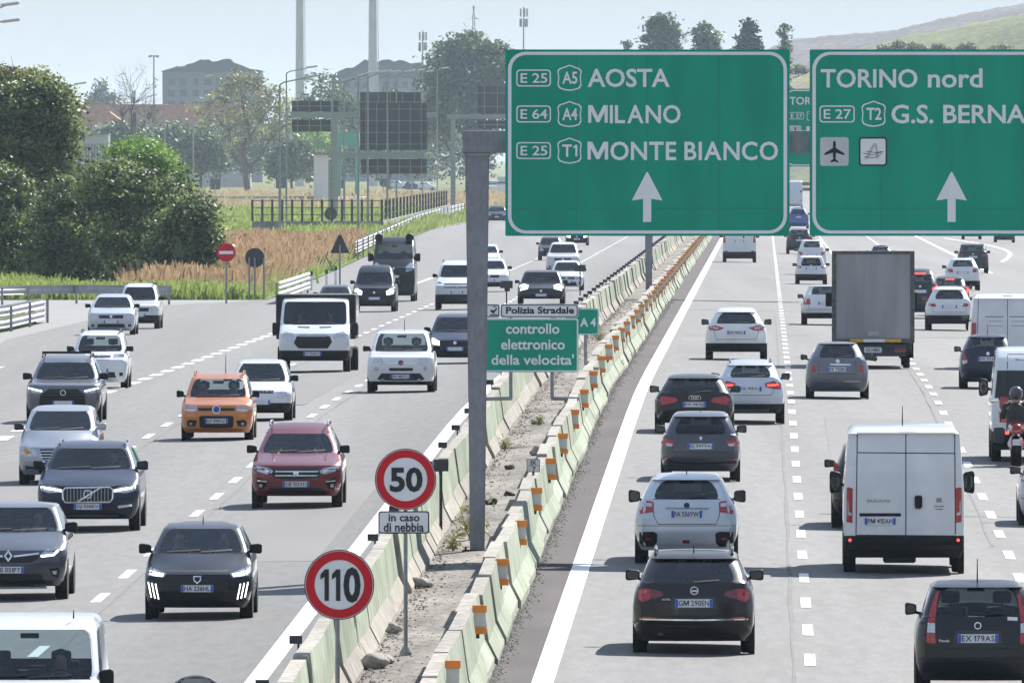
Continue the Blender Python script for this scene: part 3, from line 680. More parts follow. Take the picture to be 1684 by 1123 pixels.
while d < 1200:
    if first is None:
        first = empty('barrier_reflector', (0, 0, 0), 'small dark reflector back on a stem above the barrier beside the oncoming traffic', 'reflector', 'dark reflector backs along the left barrier')
        bm = bmesh.new(); box(bm, -.085, .085, 0, .03, 1.10, 1.21, .01); bm_obj('plate', bm, DARKM, first)
        bm = bmesh.new(); box(bm, .02, .05, .02, .05, .99, 1.12); bm_obj('stem', bm, DARKM, first); o = first
    else: o = copy_tree(first)
    x = -6.13; o.location = (wx(x, d), d, zs(x, d)); d += 14.5 + rnd.uniform(-1, 1)
for px, py, w, h, lab in ((725, 765, .27, .21, 'dark square marker back on a stem behind the 50 speed limit sign'), (833, 468, .5, .3, 'dark square marker back above the barrier, left of the far gantry post'), (954, 441, .5, .3, 'dark square marker back above the barrier, nearest to the foot of the far gantry post')):
    s = hit(px, py + 118 if px < 800 else py + 45); d = F / s; X = (px - CX) / s
    t = empty('marker_plate', (X, d, zs(X - HEAD * d, d)), lab, 'marker')
    z = CAMZ - (py - HY) / s - t.location.z
    bm = bmesh.new(); box(bm, -w / 2, w / 2, 0, .04, z - h / 2, z + h / 2, .01); bm_obj('plate', bm, DARKM, t)
    bm = bmesh.new(); tube(bm, [(0, .06, 0), (0, .06, z)], .03, 8); bm_obj('post', bm, DARKM, t)

# ------------------------------------------------------------------ big gantry and its two panels
SG = mat('sign_green', (.003, .33, .215), .45, spec=.25, var=.06, scale=.6, grain=(1.4, (1.5, 1, .3), .90, 1.06)); SW = mat('sign_white', (.82, .83, .85), .45, var=.03); SGREY = mat('sign_icon_grey', (.58, .60, .62), .5, var=.04)
STEEL = mat('gantry_steel', (.255, .26, .28), .6, .1, scale=3., var=.10, bump=.1, grain=(14., (1, 1, .4), .88, 1.08)); SEAM = mat('panel_seam', (.002, .235, .16), .6); WHITEP = mat('sign_white_plate', (.84, .85, .86), .5, var=.03)
s1 = hit(790, 906); dG = F / s1
def gx(px): return (px - CX) / s1
def gz(py): return CAMZ - (py - HY) / s1
def U(px): return (px - 785) / s1                    # metres from the pole, used for both gantries
G0 = zs(gx(785) - HEAD * dG, dG)
def V(py): return gz(py) - G0
def big_sign(x0, x1, dy, base, lab, content):
    t = empty('motorway_sign', base, lab, 'sign', group='overhead motorway direction signs')
    X0, X1, Z0, Z1 = U(x0), U(x1), V(388), V(82)
    bm = bmesh.new(); slab(bm, rrect(X0, X1, Z0, Z1, .02, 2), dy, dy + .06); bm_obj('sign_panel', fixn(bm), SG, t)
    g = lambda o, r: rrect(X0 + o, X1 - o, Z0 + o * .9, Z1 - o * .9, r, 6)
    bm = bmesh.new(); ringslab(bm, g(.045, .30), g(.105, .25), dy - .006, dy + .01); bm_obj('border', fixn(bm), SW, t)
    bm = bmesh.new()
    for xs in range(1, 4): x = X0 + (X1 - X0) * xs / 4; box(bm, x - .006, x + .006, dy - .003, dy + .01, Z0 + .02, Z1 - .02)
    z = V(343); box(bm, X0 + .02, X1 - .02, dy - .003, dy + .01, z - .006, z + .006); bm_obj('panel_seam', bm, SEAM, t)
    bm = bmesh.new()
    for xs in (.2, .8): x = X0 + (X1 - X0) * xs; box(bm, x - .05, x + .05, dy + .065, dy + .16, Z0 + .1, Z1 - .1)
    bm_obj('backing_rail', bm, STEEL, t)
    for kind, *a in content:
        if kind == 't': txt, x0_, x1_, y0_, y1_, b = a; text('lettering', txt, U(x0_), U(x1_), V(y1_), V(y0_), dy - .004, SW, t, b)
        if kind == 'e':
            txt, x0_, x1_, y0_, y1_ = a; A = rrect(U(x0_), U(x1_), V(y1_), V(y0_), .06, 4); B = rrect(U(x0_) + .022, U(x1_) - .022, V(y1_) + .022, V(y0_) - .022, .045, 4)
            bm = bmesh.new(); ringslab(bm, A, B, dy - .006, dy + .01); o = bm_obj('route_badge', fixn(bm), SW, t)
            text('badge_text', txt, U(x0_ + 7), U(x1_ - 6), V(y1_ - 6), V(y0_ + 6), dy - .004, SW, o, .012)
        if kind == 's':
            txt, xc, yc = a; w, h = .21, .225; cx_, cz_ = U(xc), V(yc)
            sh = lambda k: [(cx_ + k * x, cz_ + k * z) for x, z in ((-w * .82, .165), (-w * .5, .185), (0, h), (w * .5, .185), (w * .82, .165), (w, .12), (w * .93, 0), (w * .98, -.13), (w * .82, -.185), (w * .4, -.215), (0, -h), (-w * .4, -.215), (-w * .82, -.185), (-w * .98, -.13), (-w * .93, 0), (-w, .12))][::-1]
            bm = bmesh.new(); ringslab(bm, sh(1), sh(.9), dy - .006, dy + .01); o = bm_obj('route_shield', fixn(bm), SW, t)
            text('badge_text', txt, cx_ - .125, cx_ + .135, cz_ - .105, cz_ + .105, dy - .004, SW, o, .02)
        if kind == 'arrow':
            xc, = a; c = U(xc); bm = bmesh.new(); slab(bm, [(c - .07, V(365)), (c + .07, V(365)), (c + .07, V(327)), (c + .265, V(330)), (c + .01, V(283)), (c - .01, V(283)), (c - .265, V(330)), (c - .07, V(327))], dy - .006, dy + .01); bm_obj('arrow', fixn(bm), SW, t)
        if kind == 'plane':
            x0_, x1_, y0_, y1_ = a; bm = bmesh.new(); slab(bm, rrect(U(x0_), U(x1_), V(y1_), V(y0_), .05, 4), dy - .006, dy + .01); o = bm_obj('airport_symbol', fixn(bm), SGREY, t)
            cx_, cz_ = U((x0_ + x1_) / 2), V((y0_ + y1_) / 2); half = [(0, .19), (.022, .165), (.026, .06), (.17, -.03), (.17, -.065), (.028, -.02), (.02, -.13), (.065, -.165), (.065, -.19), (0, -.172)]
            bm = bmesh.new(); slab(bm, [(cx_ + x, cz_ + z) for x, z in half] + [(cx_ - x, cz_ + z) for x, z in half[-2:0:-1]], dy - .010, dy - .004); bm_obj('aeroplane', fixn(bm), INK, o)
        if kind == 'venue':
            x0_, x1_, y0_, y1_ = a; A = rrect(U(x0_), U(x1_), V(y1_), V(y0_), .05, 4); B = rrect(U(x0_) + .025, U(x1_) - .025, V(y1_) + .025, V(y0_) - .025, .035, 4)
            bm = bmesh.new(); slab(bm, A, dy - .005, dy + .01); o = bm_obj('venue_symbol', fixn(bm), WHITEP, t); bm = bmesh.new(); ringslab(bm, A, B, dy - .009, dy - .002); bm_obj('frame', fixn(bm), INK, o)
            cx_, cz_ = U((x0_ + x1_) / 2), V((y0_ + y1_) / 2); bm = bmesh.new(); q = lambda pts: tube(bm, [(cx_ + x, dy - .006, cz_ + z) for x, z in pts], .005, 4)
            q([(-.14, -.14), (.02, .14), (.05, .14), (.09, -.12)]); q([(-.10, -.13), (.035, .12), (.06, -.12)]); q([(-.17, -.03), (0, -.06), (.17, .0), (.12, -.06), (0, -.11), (-.15, -.09)]); q([(-.12, .0), (.05, -.02), (.17, .0)]); bm_obj('drawing', bm, INK, o)
    return t
SIGN1 = [('e', 'E 25', 849, 906, 115, 143), ('s', 'A5', 936.5, 128.5), ('t', 'AOSTA', 966, 1101, 113.5, 144, .018), ('e', 'E 64', 849, 906, 174, 202), ('s', 'A4', 936.5, 188), ('t', 'MILANO', 967, 1119, 173, 203.5, .018), ('e', 'E 25', 849, 906, 234, 262), ('s', 'T1', 936.5, 248), ('t', 'MONTE BIANCO', 966, 1279, 233, 264, .018), ('arrow', 1064)]
co_a = text_mesh('G.S. BERNA', .018)[0]; co_b = text_mesh('G.S. BERNARDO', .018)[0]; gw = 221 * (np.ptp(co_b[:, 0]) / np.ptp(co_a[:, 0]))
SIGN2 = [('t', 'TORINO', 1349, 1508, 114, 145, .018), ('t', 'nord', 1525, 1615, 113, 145, .018), ('e', 'E 27', 1347, 1405, 174, 202), ('s', 'T2', 1436, 187.5), ('t', 'G.S. BERNARDO', 1465, 1465 + gw, 172.5, 203.5, .018), ('plane', 1348, 1395, 226, 273), ('venue', 1412, 1458, 226, 273), ('arrow', 1564)]
def gantry(base, lab, wide):
    t = empty('gantry', base, lab, 'gantry', 'overhead sign gantries')
    bm = bmesh.new(); a, b = .205, .125; zt = V(252); V0 = [(-a, -a, zt), (a, -a, zt), (a, a, zt), (-a, a, zt)]; W0 = [(-b, -b, .0), (b, -b, .0), (b, b, .0), (-b, b, .0)]
    va = [bm.verts.new(q) for q in V0]; vb = [bm.verts.new(q) for q in W0]; bm.faces.new(va); bm.faces.new(vb[::-1])
    for k in range(4): bm.faces.new((va[k], vb[k], vb[(k + 1) % 4], va[(k + 1) % 4]))
    bmesh.ops.bevel(bm, geom=[e for e in bm.edges if abs(e.verts[0].co.z - e.verts[1].co.z) > 1], offset=.02, segments=2, affect='EDGES'); bm_obj('pole', fixn(bm), STEEL, t)
    bm = bmesh.new(); box(bm, -.26, .26, -.26, .26, -.05, .03, .005)
    for sx in (-1, 1):
        for sy in (-1, 1): tube(bm, [(sx * .2, sy * .2, .02), (sx * .2, sy * .2, .08)], .02, 6)
    bm_obj('base_plate', bm, DARKM, t)
    bm = bmesh.new(); box(bm, -.26, wide, -.2, .2, V(252), V(215), .015); box(bm, -.23, .23, -.23, .23, V(257), V(252) - .002, .0); bm_obj('beam', bm, STEEL, t)
    return t
base1 = Vector((gx(785), dG, G0)); gantry(base1, 'near dark steel gantry whose pole rises from the median, carrying the large green signs', 10.8)
big_sign(831, 1298, -.36, base1, 'near green motorway sign listing Aosta, Milano and Monte Bianco', SIGN1)
big_sign(1331, 1798, -.36, base1, 'near green motorway sign for Torino nord with an aeroplane symbol', SIGN2)
s2 = hit(1067, 491); d2 = F / s2; X2 = (1067 - CX) / s2; base2 = Vector((X2, d2, zs(X2 - HEAD * d2, d2)))
g2 = gantry(base2, 'far gantry, its post seen on the median below the large Aosta sign', 10.8)
big_sign(831, 1298, -.36, base2, 'far green motorway sign hidden behind the near Aosta sign', SIGN1)
def shifted(c, o):
    k, *a = c; ix = {'t': (1, 2), 'e': (1, 2), 's': (1,), 'plane': (0, 1), 'venue': (0, 1), 'arrow': (0,)}[k]
    return (k, *[q - o if i in ix else q for i, q in enumerate(a)])
big_sign(1320, 1787, -.36, base2, 'far green Torino sign glimpsed in the slot between the two near signs', [shifted(c, 11) for c in SIGN2])

# ------------------------------------------------------------------ smaller signs
REDS = mat('sign_red', (.62, .010, .02), .45, var=.05, spec=.25); BACK = mat('sign_back', (.055, .06, .065), .6, .3, var=.15)
def at_px(px, py):
    s = hit(px, py); d = F / s; X = (px - CX) / s; return s, Vector((X, d, zs(X - HEAD * d, d)))
def post_sign(px, py, lab, name='speed_limit_sign', r=.035):
    s, b = at_px(px, py); t = empty(name, b, lab, 'sign'); t['s'] = s; return s, b, t
def rod(t, top, x=0, r=.03, y=.06, name='post', m=GALV, z0=-.1):
    bm = bmesh.new(); tube(bm, [(x, y, z0), (x, y, top)], r, 10); return bm_obj(name, bm, m, t, 40)
def speed_sign(px, py, cx, cy, rpx, digits, lab, boxpx, panel_=None, foot=True):
    s, b, t = post_sign(px, py, lab)
    X = lambda x: (x - px) / s
    Z = lambda y: CAMZ - (y - HY) / s - b.z
    rr = rpx / s; c = (X(cx), Z(cy))
    bm = bmesh.new(); slab(bm, circ(*c, rr, 48), 0, .02); bm_obj('plate', fixn(bm), WHITEP, t)
    bm = bmesh.new(); ringslab(bm, circ(*c, rr * .965, 48), circ(*c, rr * .715, 48), -.006, .004); bm_obj('red_ring', fixn(bm), REDS, t)
    bm = bmesh.new(); ringslab(bm, circ(*c, rr * 1.012, 48), circ(*c, rr * .985, 48), -.003, .03); bm_obj('rim', fixn(bm), BACK, t)
    x0, x1, y0, y1 = boxpx; text('digits', digits, X(x0), X(x1), Z(y1), Z(y0), -.004, INK, t, .035)
    rod(t, c[1] + rr * .5)
    if foot: bm = bmesh.new(); lathe(bm, [(.10, -.05), (.085, .05), (.04, .14)], 'z', 12, Matrix.Translation((0, .06, 0))); bm_obj('foot', fixn(bm), GALV, t)
    if panel_:
        x0, x1, y0, y1, lines = panel_; A = rrect(X(x0), X(x1), Z(y1), Z(y0), .04, 4); B = rrect(X(x0) + .018, X(x1) - .018, Z(y1) + .018, Z(y0) - .018, .03, 4)
        bm = bmesh.new(); slab(bm, A, 0, .02); o = bm_obj('notice_panel', fixn(bm), WHITEP, t)
        bm = bmesh.new(); ringslab(bm, A, B, -.004, .004); bm_obj('frame', fixn(bm), INK, o)
        for tx, a0, a1, b0, b1 in lines: text('lettering', tx, X(a0), X(a1), Z(b1), Z(b0), -.003, INK, o, .018)
speed_sign(667, 1078, 667, 788, 50, '50', 'round red and white 50 speed limit sign above a fog notice in the median', (641, 695, 768, 809), (622, 706, 840, 877, [('in caso', 639, 690, 845, 857), ('di nebbia', 631, 697, 859, 874)]))
speed_sign(555, 1195, 558, 961, 57, '110', 'round red and white 110 speed limit sign, nearest sign in the median', (527, 593, 932, 991))
# police notice
s = 76.5; b, _ = gbase(906, s); t = empty('road_sign', b, 'green speed control notice under a white Polizia Stradale strip, beside the near gantry pole', 'sign')
X = lambda x: (x - 906) / s
Z = lambda y: CAMZ - (y - HY) / s - b.z
bm = bmesh.new(); slab(bm, rrect(X(797), X(951.5), Z(612), Z(523.5), .04, 3), 0, .03); o = bm_obj('sign_panel', fixn(bm), SG, t)
bm = bmesh.new(); ringslab(bm, rrect(X(797.5), X(951), Z(611.3), Z(524), .04, 3), rrect(X(800), X(948.7), Z(609), Z(526), .03, 3), -.004, .004); bm_obj('border', fixn(bm), SW, o)
for tx, a0, a1, b0, b1 in (('controllo', 832, 920, 532, 549), ('elettronico', 824, 929, 557.5, 575), ("della velocita'", 808, 944, 582.5, 600)): text('lettering', tx, X(a0), X(a1), Z(b1), Z(b0), -.004, SW, o, .02)
bm = bmesh.new(); slab(bm, rrect(X(823), X(951), Z(522.5), Z(500), .05, 3), 0, .03); o = bm_obj('title_panel', fixn(bm), WHITEP, t); bm = bmesh.new(); ringslab(bm, rrect(X(824), X(950), Z(521.5), Z(501), .05, 3), rrect(X(825.5), X(948.5), Z(520), Z(502.5), .04, 3), -.003, .003); bm_obj('frame', fixn(bm), INK, o)
text('lettering', 'Polizia Stradale', X(832), X(944), Z(516), Z(504.5), -.003, INK, o, .03)
bm = bmesh.new(); slab(bm, rrect(X(797), X(822), Z(522.5), Z(500), .05, 3), 0, .03); o = bm_obj('symbol_panel', fixn(bm), WHITEP, t); bm = bmesh.new(); ringslab(bm, rrect(X(798), X(821), Z(521.5), Z(501), .05, 3), rrect(X(799.5), X(819.5), Z(520), Z(502.5), .04, 3), -.003, .003); bm_obj('frame', fixn(bm), INK, o)
bm = bmesh.new()
for pts in ([(806, 512), (812, 516), (818, 507), (816, 506), (812, 511), (808, 509)], [(811, 505), (816, 505), (816, 503.5), (811, 503.5)], [(806, 519), (818, 519), (818, 517), (806, 517)]): slab(bm, [(X(x), Z(y)) for x, y in pts], -.006, .002)
bm_obj('pictogram', fixn(bm), INK, o)
rod(t, Z(505), X(908), .04, z0=Z(655)); rod(t, Z(505), X(840), .04, z0=Z(655))
bm = bmesh.new(); tube(bm, [(X(842), .06, Z(655)), (X(795), .06, Z(656))], .045, 8); tube(bm, [(X(906), .06, Z(655)), (X(952), .06, Z(656))], .045, 8); bm_obj('foot_bar', bm, GALV, t)
s = 70.; b, _ = gbase(963, s); t = empty('road_sign', b, 'small green A 4 sign on a thin post, partly behind the speed control notice', 'sign')
X = lambda x: (x - 963) / s
Z = lambda y: CAMZ - (y - HY) / s - b.z
bm = bmesh.new(); slab(bm, rrect(X(928), X(985), Z(551), Z(507), .05, 3), 0, .03); o = bm_obj('sign_panel', fixn(bm), SG, t); bm = bmesh.new(); ringslab(bm, rrect(X(928.7), X(984.4), Z(550.3), Z(507.7), .05, 3), rrect(X(930), X(983), Z(549), Z(509), .04, 3), -.004, .004); bm_obj('border', fixn(bm), SW, o)
text('lettering', 'A 4', X(954), X(980), Z(537), Z(523), -.004, SW, o, .03); rod(t, Z(510), 0, .04, z0=Z(606)); bm = bmesh.new(); tube(bm, [(-.02, .06, Z(606)), (X(985), .06, Z(606))], .04, 8); bm_obj('foot_bar', bm, GALV, t)
# chainage plate on the right barrier
s = 92.; b, _ = gbase(876, s); t = empty('distance_plate', b, 'small grey distance plate IX over 7 beside the barrier with the orange plates', 'marker plate')
X = lambda x: (x - 876) / s
Z = lambda y: CAMZ - (y - HY) / s - b.z
bm = bmesh.new(); slab(bm, rrect(X(866), X(888), Z(776), Z(754.5), .01, 2), 0, .015); o = bm_obj('plate', fixn(bm), mat('plate_grey', (.6, .6, .58), .6), t); bm = bmesh.new(); ringslab(bm, rrect(X(866), X(888), Z(776), Z(754.5), .01, 2), rrect(X(867), X(887), Z(775), Z(755.5), .01, 2), -.003, .002); box(bm, X(869), X(886), -.003, .002, Z(765.8), Z(765)); bm_obj('frame', fixn(bm), INK, o)
text('lettering', 'IX', X(873), X(882), Z(763.5), Z(757), -.003, INK, o, .03); text('lettering', '7', X(876), X(881), Z(774), Z(767.5), -.003, INK, o, .03); rod(t, Z(760), X(877), .022, .04, m=DARKM)
# back of a round sign at the foot of the picture
s = 124.; d = F / s; Xc = (322 - CX) / s; t = empty('road_sign', (Xc, d, zs(Xc - HEAD * d, d)), 'dark back of a round sign just entering at the foot of the picture', 'sign')
zc_ = CAMZ - (1110 + .45 * s - HY) / s - t.location.z
bm = bmesh.new(); slab(bm, circ(0, zc_, .45, 48), 0, .02); bm_obj('plate', fixn(bm), BACK, t); bm = bmesh.new(); ringslab(bm, circ(0, zc_, .455, 48), circ(0, zc_, .43, 48), -.03, .0); bm_obj('rim', fixn(bm), GALV, t)
rod(t, zc_ + .3, 0, .03, -.04); bm = bmesh.new()
for z in (zc_ + .38, zc_ - .22): box(bm, -.2, .2, -.03, -.012, z - .03, z + .03)
bm_obj('clamp', bm, GALV, t)
# signs of the left verge
def verge_sign(px, py, kind, cx, cy, r, lab, legs=()):
    s, b, t = post_sign(px, py, lab, 'road_sign'); X = lambda x: (x - px) / s
    Z = lambda y: CAMZ - (y - HY) / s - b.z
    c = (X(cx), Z(cy)); rr = r / s; bm = bmesh.new()
    if kind == 'no':
        slab(bm, circ(*c, rr, 40), 0, .03); o = bm_obj('plate', fixn(bm), REDS, t); bm = bmesh.new(); slab(bm, rrect(c[0] - rr * .75, c[0] + rr * .75, c[1] - rr * .17, c[1] + rr * .17, .02, 2), -.006, .004); bm_obj('white_bar', fixn(bm), WHITEP, t)
    elif kind == 'round': slab(bm, circ(*c, rr, 40), 0, .03); bm_obj('plate', fixn(bm), BACK, t)
    elif kind == 'tri': slab(bm, [(c[0] - rr, c[1] - rr * .9), (c[0] + rr, c[1] - rr * .9), (c[0] + rr * .12, c[1] + rr), (c[0] - rr * .12, c[1] + rr)], 0, .03); bm_obj('plate', fixn(bm), BACK, t)
    elif kind == 'sq': slab(bm, rrect(c[0] - rr, c[0] + rr, c[1] - rr * 1.05, c[1] + rr * 1.05, .03, 2), 0, .03); bm_obj('plate', fixn(bm), BACK, t)
    elif kind == 'dia': slab(bm, [(c[0] - rr, c[1]), (c[0], c[1] - rr), (c[0] + rr, c[1]), (c[0], c[1] + rr)], 0, .03); slab(bm, circ(c[0], c[1] - rr * 1.95, rr * .95, 30), 0, .03); bm_obj('plate', fixn(bm), BACK, t)
    elif kind == 'two': slab(bm, circ(*c, rr, 30), 0, .03); slab(bm, rrect(c[0] - rr, c[0] + rr, c[1] - rr * 3, c[1] - rr * 1.2, .03, 2), 0, .03); bm_obj('plate', fixn(bm), BACK, t)
    for lx in (legs or (cx,)): rod(t, c[1], X(lx), .045 if s > 30 else .06, .08 if kind == 'no' else -.06)
verge_sign(372, 500, 'no', 372, 415.5, 15.5, 'round red no entry sign with a white bar, standing beside the slip road')
verge_sign(419, 493, 'round', 419, 424, 16, 'dark back of a round sign on thin legs right of the no entry sign', (410, 419, 434))
verge_sign(559, 480, 'tri', 559, 402, 16, 'dark back of a triangular sign standing in front of the brown reeds')
verge_sign(354, 327, 'sq', 354, 303, 8.5, 'dark square sign back by the guardrail in front of the leaning tree')
verge_sign(462, 327, 'sq', 462, 301, 8.5, 'dark square sign back beside the tallest near lamp post')
verge_sign(524, 330, 'dia', 524, 286, 8.5, 'dark backs of a diamond and a round sign on one post')
verge_sign(559, 325, 'sq', 559, 303, 6.5, 'dark square sign back right of the gantry with the hanging panel')
verge_sign(544, 385, 'two', 544, 352, 10.5, 'dark backs of a round and a square sign at the foot of the panel gantry')
verge_sign(631, 322, 'round', 631, 301, 7, 'dark round sign back below the large panel among the lamp posts')
for px, py, lab in ((512, 478, 'leftmost'), (537, 475, 'middle'), (552, 468, 'rightmost')):
    s, b = at_px(px, py); t = empty('marker_post', b, lab + ' of three white marker posts with black tops before the reeds', 'marker post', 'marker posts in the verge')
    bm = bmesh.new(); box(bm, -.06, .06, -.04, .04, -.05, .72, .02); bm_obj('post', bm, WHITEP, t); bm = bmesh.new(); box(bm, -.07, .07, -.05, .05, .722, .95, .03); bm_obj('cap', bm, DARKM, t)
# ------------------------------------------------------------------ vegetation
nr = np.random.RandomState(11)
BARK = mat('bark', (.09, .07, .055), .95, scale=5., var=.3, bump=.5); BARKL = mat('bark_grey', (.17, .16, .15), .95, scale=4., var=.25)
L_DARK = leafmat('leaf_dark', (.030, .055, .020), (.27, .35, .12), .45); L_OLIVE = leafmat('leaf_olive', (.07, .08, .02), (.40, .40, .13), .45); L_BRIGHT = leafmat('leaf_bright', (.13, .26, .04), (.30, .46, .10), .45)
L_MID = leafmat('leaf_mid', (.04, .07, .028), (.16, .22, .07), .4); L_CON = leafmat('needle_dark', (.012, .025, .014), (.03, .055, .03), .1); L_GRASS = leafmat('grass_blade', (.13, .19, .04), (.38, .44, .14), .4); L_REED = leafmat('reed_blade', (.27, .165, .085), (.56, .41, .25), .3); L_STRAW = leafmat('straw_blade', (.33, .27, .14), (.52, .43, .26), .3)
def cards(name, pts, size, m, parent=None, aspect=.55, tone=None, up=.3, jit=.35, outn=None):
    """one mesh of many small bent leaf quads"""
    n = len(pts); a = nr.normal(size=(n, 3)); a[:, 2] = a[:, 2] * (1 - up) - up * .3; a /= np.linalg.norm(a, axis=1)[:, None]
    b = nr.normal(size=(n, 3)) if outn is None else np.cross(a, outn + .55 * nr.normal(size=(n, 3)))
    b -= a * (a * b).sum(1)[:, None]; b /= np.linalg.norm(b, axis=1)[:, None] + 1e-9
    s = (size * (1 + jit * nr.uniform(-1, 1, n)))[:, None]
    v = np.stack([pts - a * s * .5, pts + b * s * aspect * .5 , pts + a * s * .5, pts - b * s * aspect * .5], 1)
    me = bpy.data.meshes.new(name); me.vertices.add(4 * n); me.vertices.foreach_set('co', v.reshape(-1))
    me.loops.add(4 * n); me.loops.foreach_set('vertex_index', np.arange(4 * n)); me.polygons.add(n); me.polygons.foreach_set('loop_start', np.arange(n) * 4); me.polygons.foreach_set('loop_total', np.full(n, 4)); me.update()
    t = np.clip(tone if tone is not None else nr.beta(2, 2.2, n), 0, 1)
    at = me.attributes.new('tone', 'FLOAT', 'FACE'); at.data.foreach_set('value', t.astype(np.float32)); me.materials.append(m)
    o = bpy.data.objects.new(name, me); COL.objects.link(o)
    if parent: o.parent = parent
    return o
def clumps(blobs, per, clr, clsz=.5, flat=.85):
    """leaf points in clumps over the shells of ellipsoid blobs (x,y,z,rx,ry,rz)"""
    out, nor, tone = [], [], []
    tot = sum(b[3] * b[5] for b in blobs)
    for x, y, z, rx, ry, rz in blobs:
        nc = max(6, int(clr * rx * rz / tot)); u = nr.normal(size=(nc, 3)); u /= np.linalg.norm(u, axis=1)[:, None]
        u[:, 2] = np.where(u[:, 2] < -.6, -u[:, 2], u[:, 2])
        rad = nr.uniform(.5, 1.0, nc) ** .6 * nr.choice([1, 1, 1, 1.08, 1.22], nc)
        c = np.array([x, y, z]) + u * rad[:, None] * np.array([rx, ry, rz])
        for k in range(nc):
            m_ = max(3, int(per * nr.uniform(.5, 1.5))); sc = clsz * nr.uniform(.5, 1.25)
            p = c[k] + nr.normal(size=(m_, 3)) * sc * np.array([1, 1, flat * .7]); out.append(p); nor.append(np.tile(u[k], (m_, 1)))
            tone.append(np.clip(nr.beta(.7, 1.1) + nr.normal(size=m_) * .12, 0, 1))
    return np.concatenate(out), np.concatenate(nor), np.concatenate(tone)
def limb(bm, p, q, r0, r1, n=5, wob=.06):
    p, q = Vector(p), Vector(q); L_ = (q - p).length; pts = []
    for i in range(n + 1):
        t = i / n; w = L_ * wob * math.sin(math.pi * t); pts.append(p.lerp(q, t) + Vector((nr.normal() * w, nr.normal() * w, nr.normal() * w * .4)))
    tube(bm, pts, [r0 + (r1 - r0) * i / n for i in range(n + 1)], 7); return pts
def tree(name, px, py, s_, blobs, lm, lab, size, ncl, per, clsz, cat='tree', trunk=True, bark=None, group=None, lean=0., tr=.03, bare=0, base=None):
    """blobs given in photo pixels (cx, cy, rx, ry); s_ = pixels per metre; the base stands at the photo pixel (px, py)"""
    if s_ is None: s_ = hit(px, py)
    d = F / s_
    if base: b = Vector(((px - CX) / s_, d, CAMZ - (py - HY) / s_))
    else: b, py = gbase(px, s_)
    t = empty(name, b, lab, cat, group)
    B = [((cx - px) / s_ , nr.uniform(-.3, .3) * rx / s_, (py - cy) / s_, rx / s_, rx / s_ * .9, ry / s_) for cx, cy, rx, ry in blobs]
    if trunk:
        H_ = max(z + rz for _, _, z, _, _, rz in B); bm = bmesh.new(); r0 = tr * H_ if tr < .2 else tr
        zt = max(.35 * H_, min(z for _, _, z, *_ in B)); top = Vector((lean, 0, zt))
        tp = limb(bm, (0, 0, -.3), top, r0, r0 * .7, 6, .02)
        for x, y, z, rx, ry, rz in B:
            st = tp[nr.randint(3, 7)]; e = limb(bm, st, (x, y, z), r0 * .5, r0 * .2, 5)
            for _ in range(5):
                u = nr.normal(size=3); u /= np.linalg.norm(u); limb(bm, e[nr.randint(2, 6)], (x + u[0] * rx * .85, y + u[1] * ry * .85, z + u[2] * rz * .85), r0 * .16, r0 * .04, 4)
        bm_obj('trunk', bm, bark or BARK, t, 60)
        if bare:
            bm = bmesh.new()
            for x, y, z, rx, ry, rz in B:
                for _ in range(bare):
                    u = nr.normal(size=3); u /= np.linalg.norm(u); u[2] = abs(u[2]); st = Vector((x, y, z - rz * .4)); q = limb(bm, st, (x + u[0] * rx, y + u[1] * ry, z + u[2] * rz), r0 * .12, r0 * .03, 5, .1)
                    for _ in range(3): w = nr.normal(size=3) * rx * .25; limb(bm, q[nr.randint(2, 5)], q[-1] + Vector(w), r0 * .05, r0 * .02, 3)
            bm_obj('twigs', bm, bark or BARK, t)
    if ncl:
        p, nn, to = clumps(B, per, ncl, clsz); p[:, 2] = np.maximum(p[:, 2], .02); cards('crown', p, size, lm, t, tone=to, outn=nn)
    return t
# bushes and trees at the left edge, near
bush_spots = [
 (20, 476, 34.0, [(10, 390, 80, 75), (60, 410, 70, 70), (-20, 340, 70, 70), (30, 450, 85, 45), (70, 455, 60, 40)], L_DARK, 'broad dark green bush behind the slip road guardrail, at the left edge of the picture', .2),
 (130, 478, 34.3, [(120, 395, 80, 75), (170, 430, 70, 58), (95, 440, 70, 50), (130, 350, 60, 52), (140, 462, 80, 34)], L_DARK, 'dark green glossy bush between the left edge bush and the tallest bush, behind the guardrail', .19),
 (235, 478, 34.5, [(225, 375, 85, 82), (200, 322, 65, 55), (270, 345, 62, 55), (240, 440, 90, 52), (180, 310, 50, 42), (250, 465, 80, 30)], L_DARK, 'tallest dark glossy bush of the thicket, in front of the bright green one', .19),
 (315, 477, 34.7, [(300, 405, 52, 60), (318, 372, 40, 44), (290, 445, 60, 42), (322, 430, 36, 48), (300, 465, 50, 26)], L_DARK, 'dark bush at the right end of the thicket, beside the no entry sign', .19)]
for px, py, s_, bl, lm, lab, sz in bush_spots: tree('bush', px, py, s_, bl, lm, lab, sz * 1.2, 380, 46, .38, 'bush', group='bushes behind the slip road', tr=.03)
tree('tree', 40, 440, 33, [(40, 225, 80, 72), (75, 185, 50, 48), (20, 180, 50, 48), (-10, 270, 70, 70), (70, 285, 60, 56), (100, 230, 32, 40), (30, 330, 70, 50)], L_DARK, 'big dark tree with a ragged olive top at the left edge, above the thicket', .25, 600, 40, .42, bark=BARK, bare=3)
tree('tree', 15, 440, 31, [(10, 135, 40, 22), (50, 150, 45, 30), (95, 185, 34, 40), (90, 235, 30, 40), (40, 175, 40, 30)], L_OLIVE, 'olive tree with thin bare twigs on top, at the left edge', .24, 300, 30, .36, bare=14)
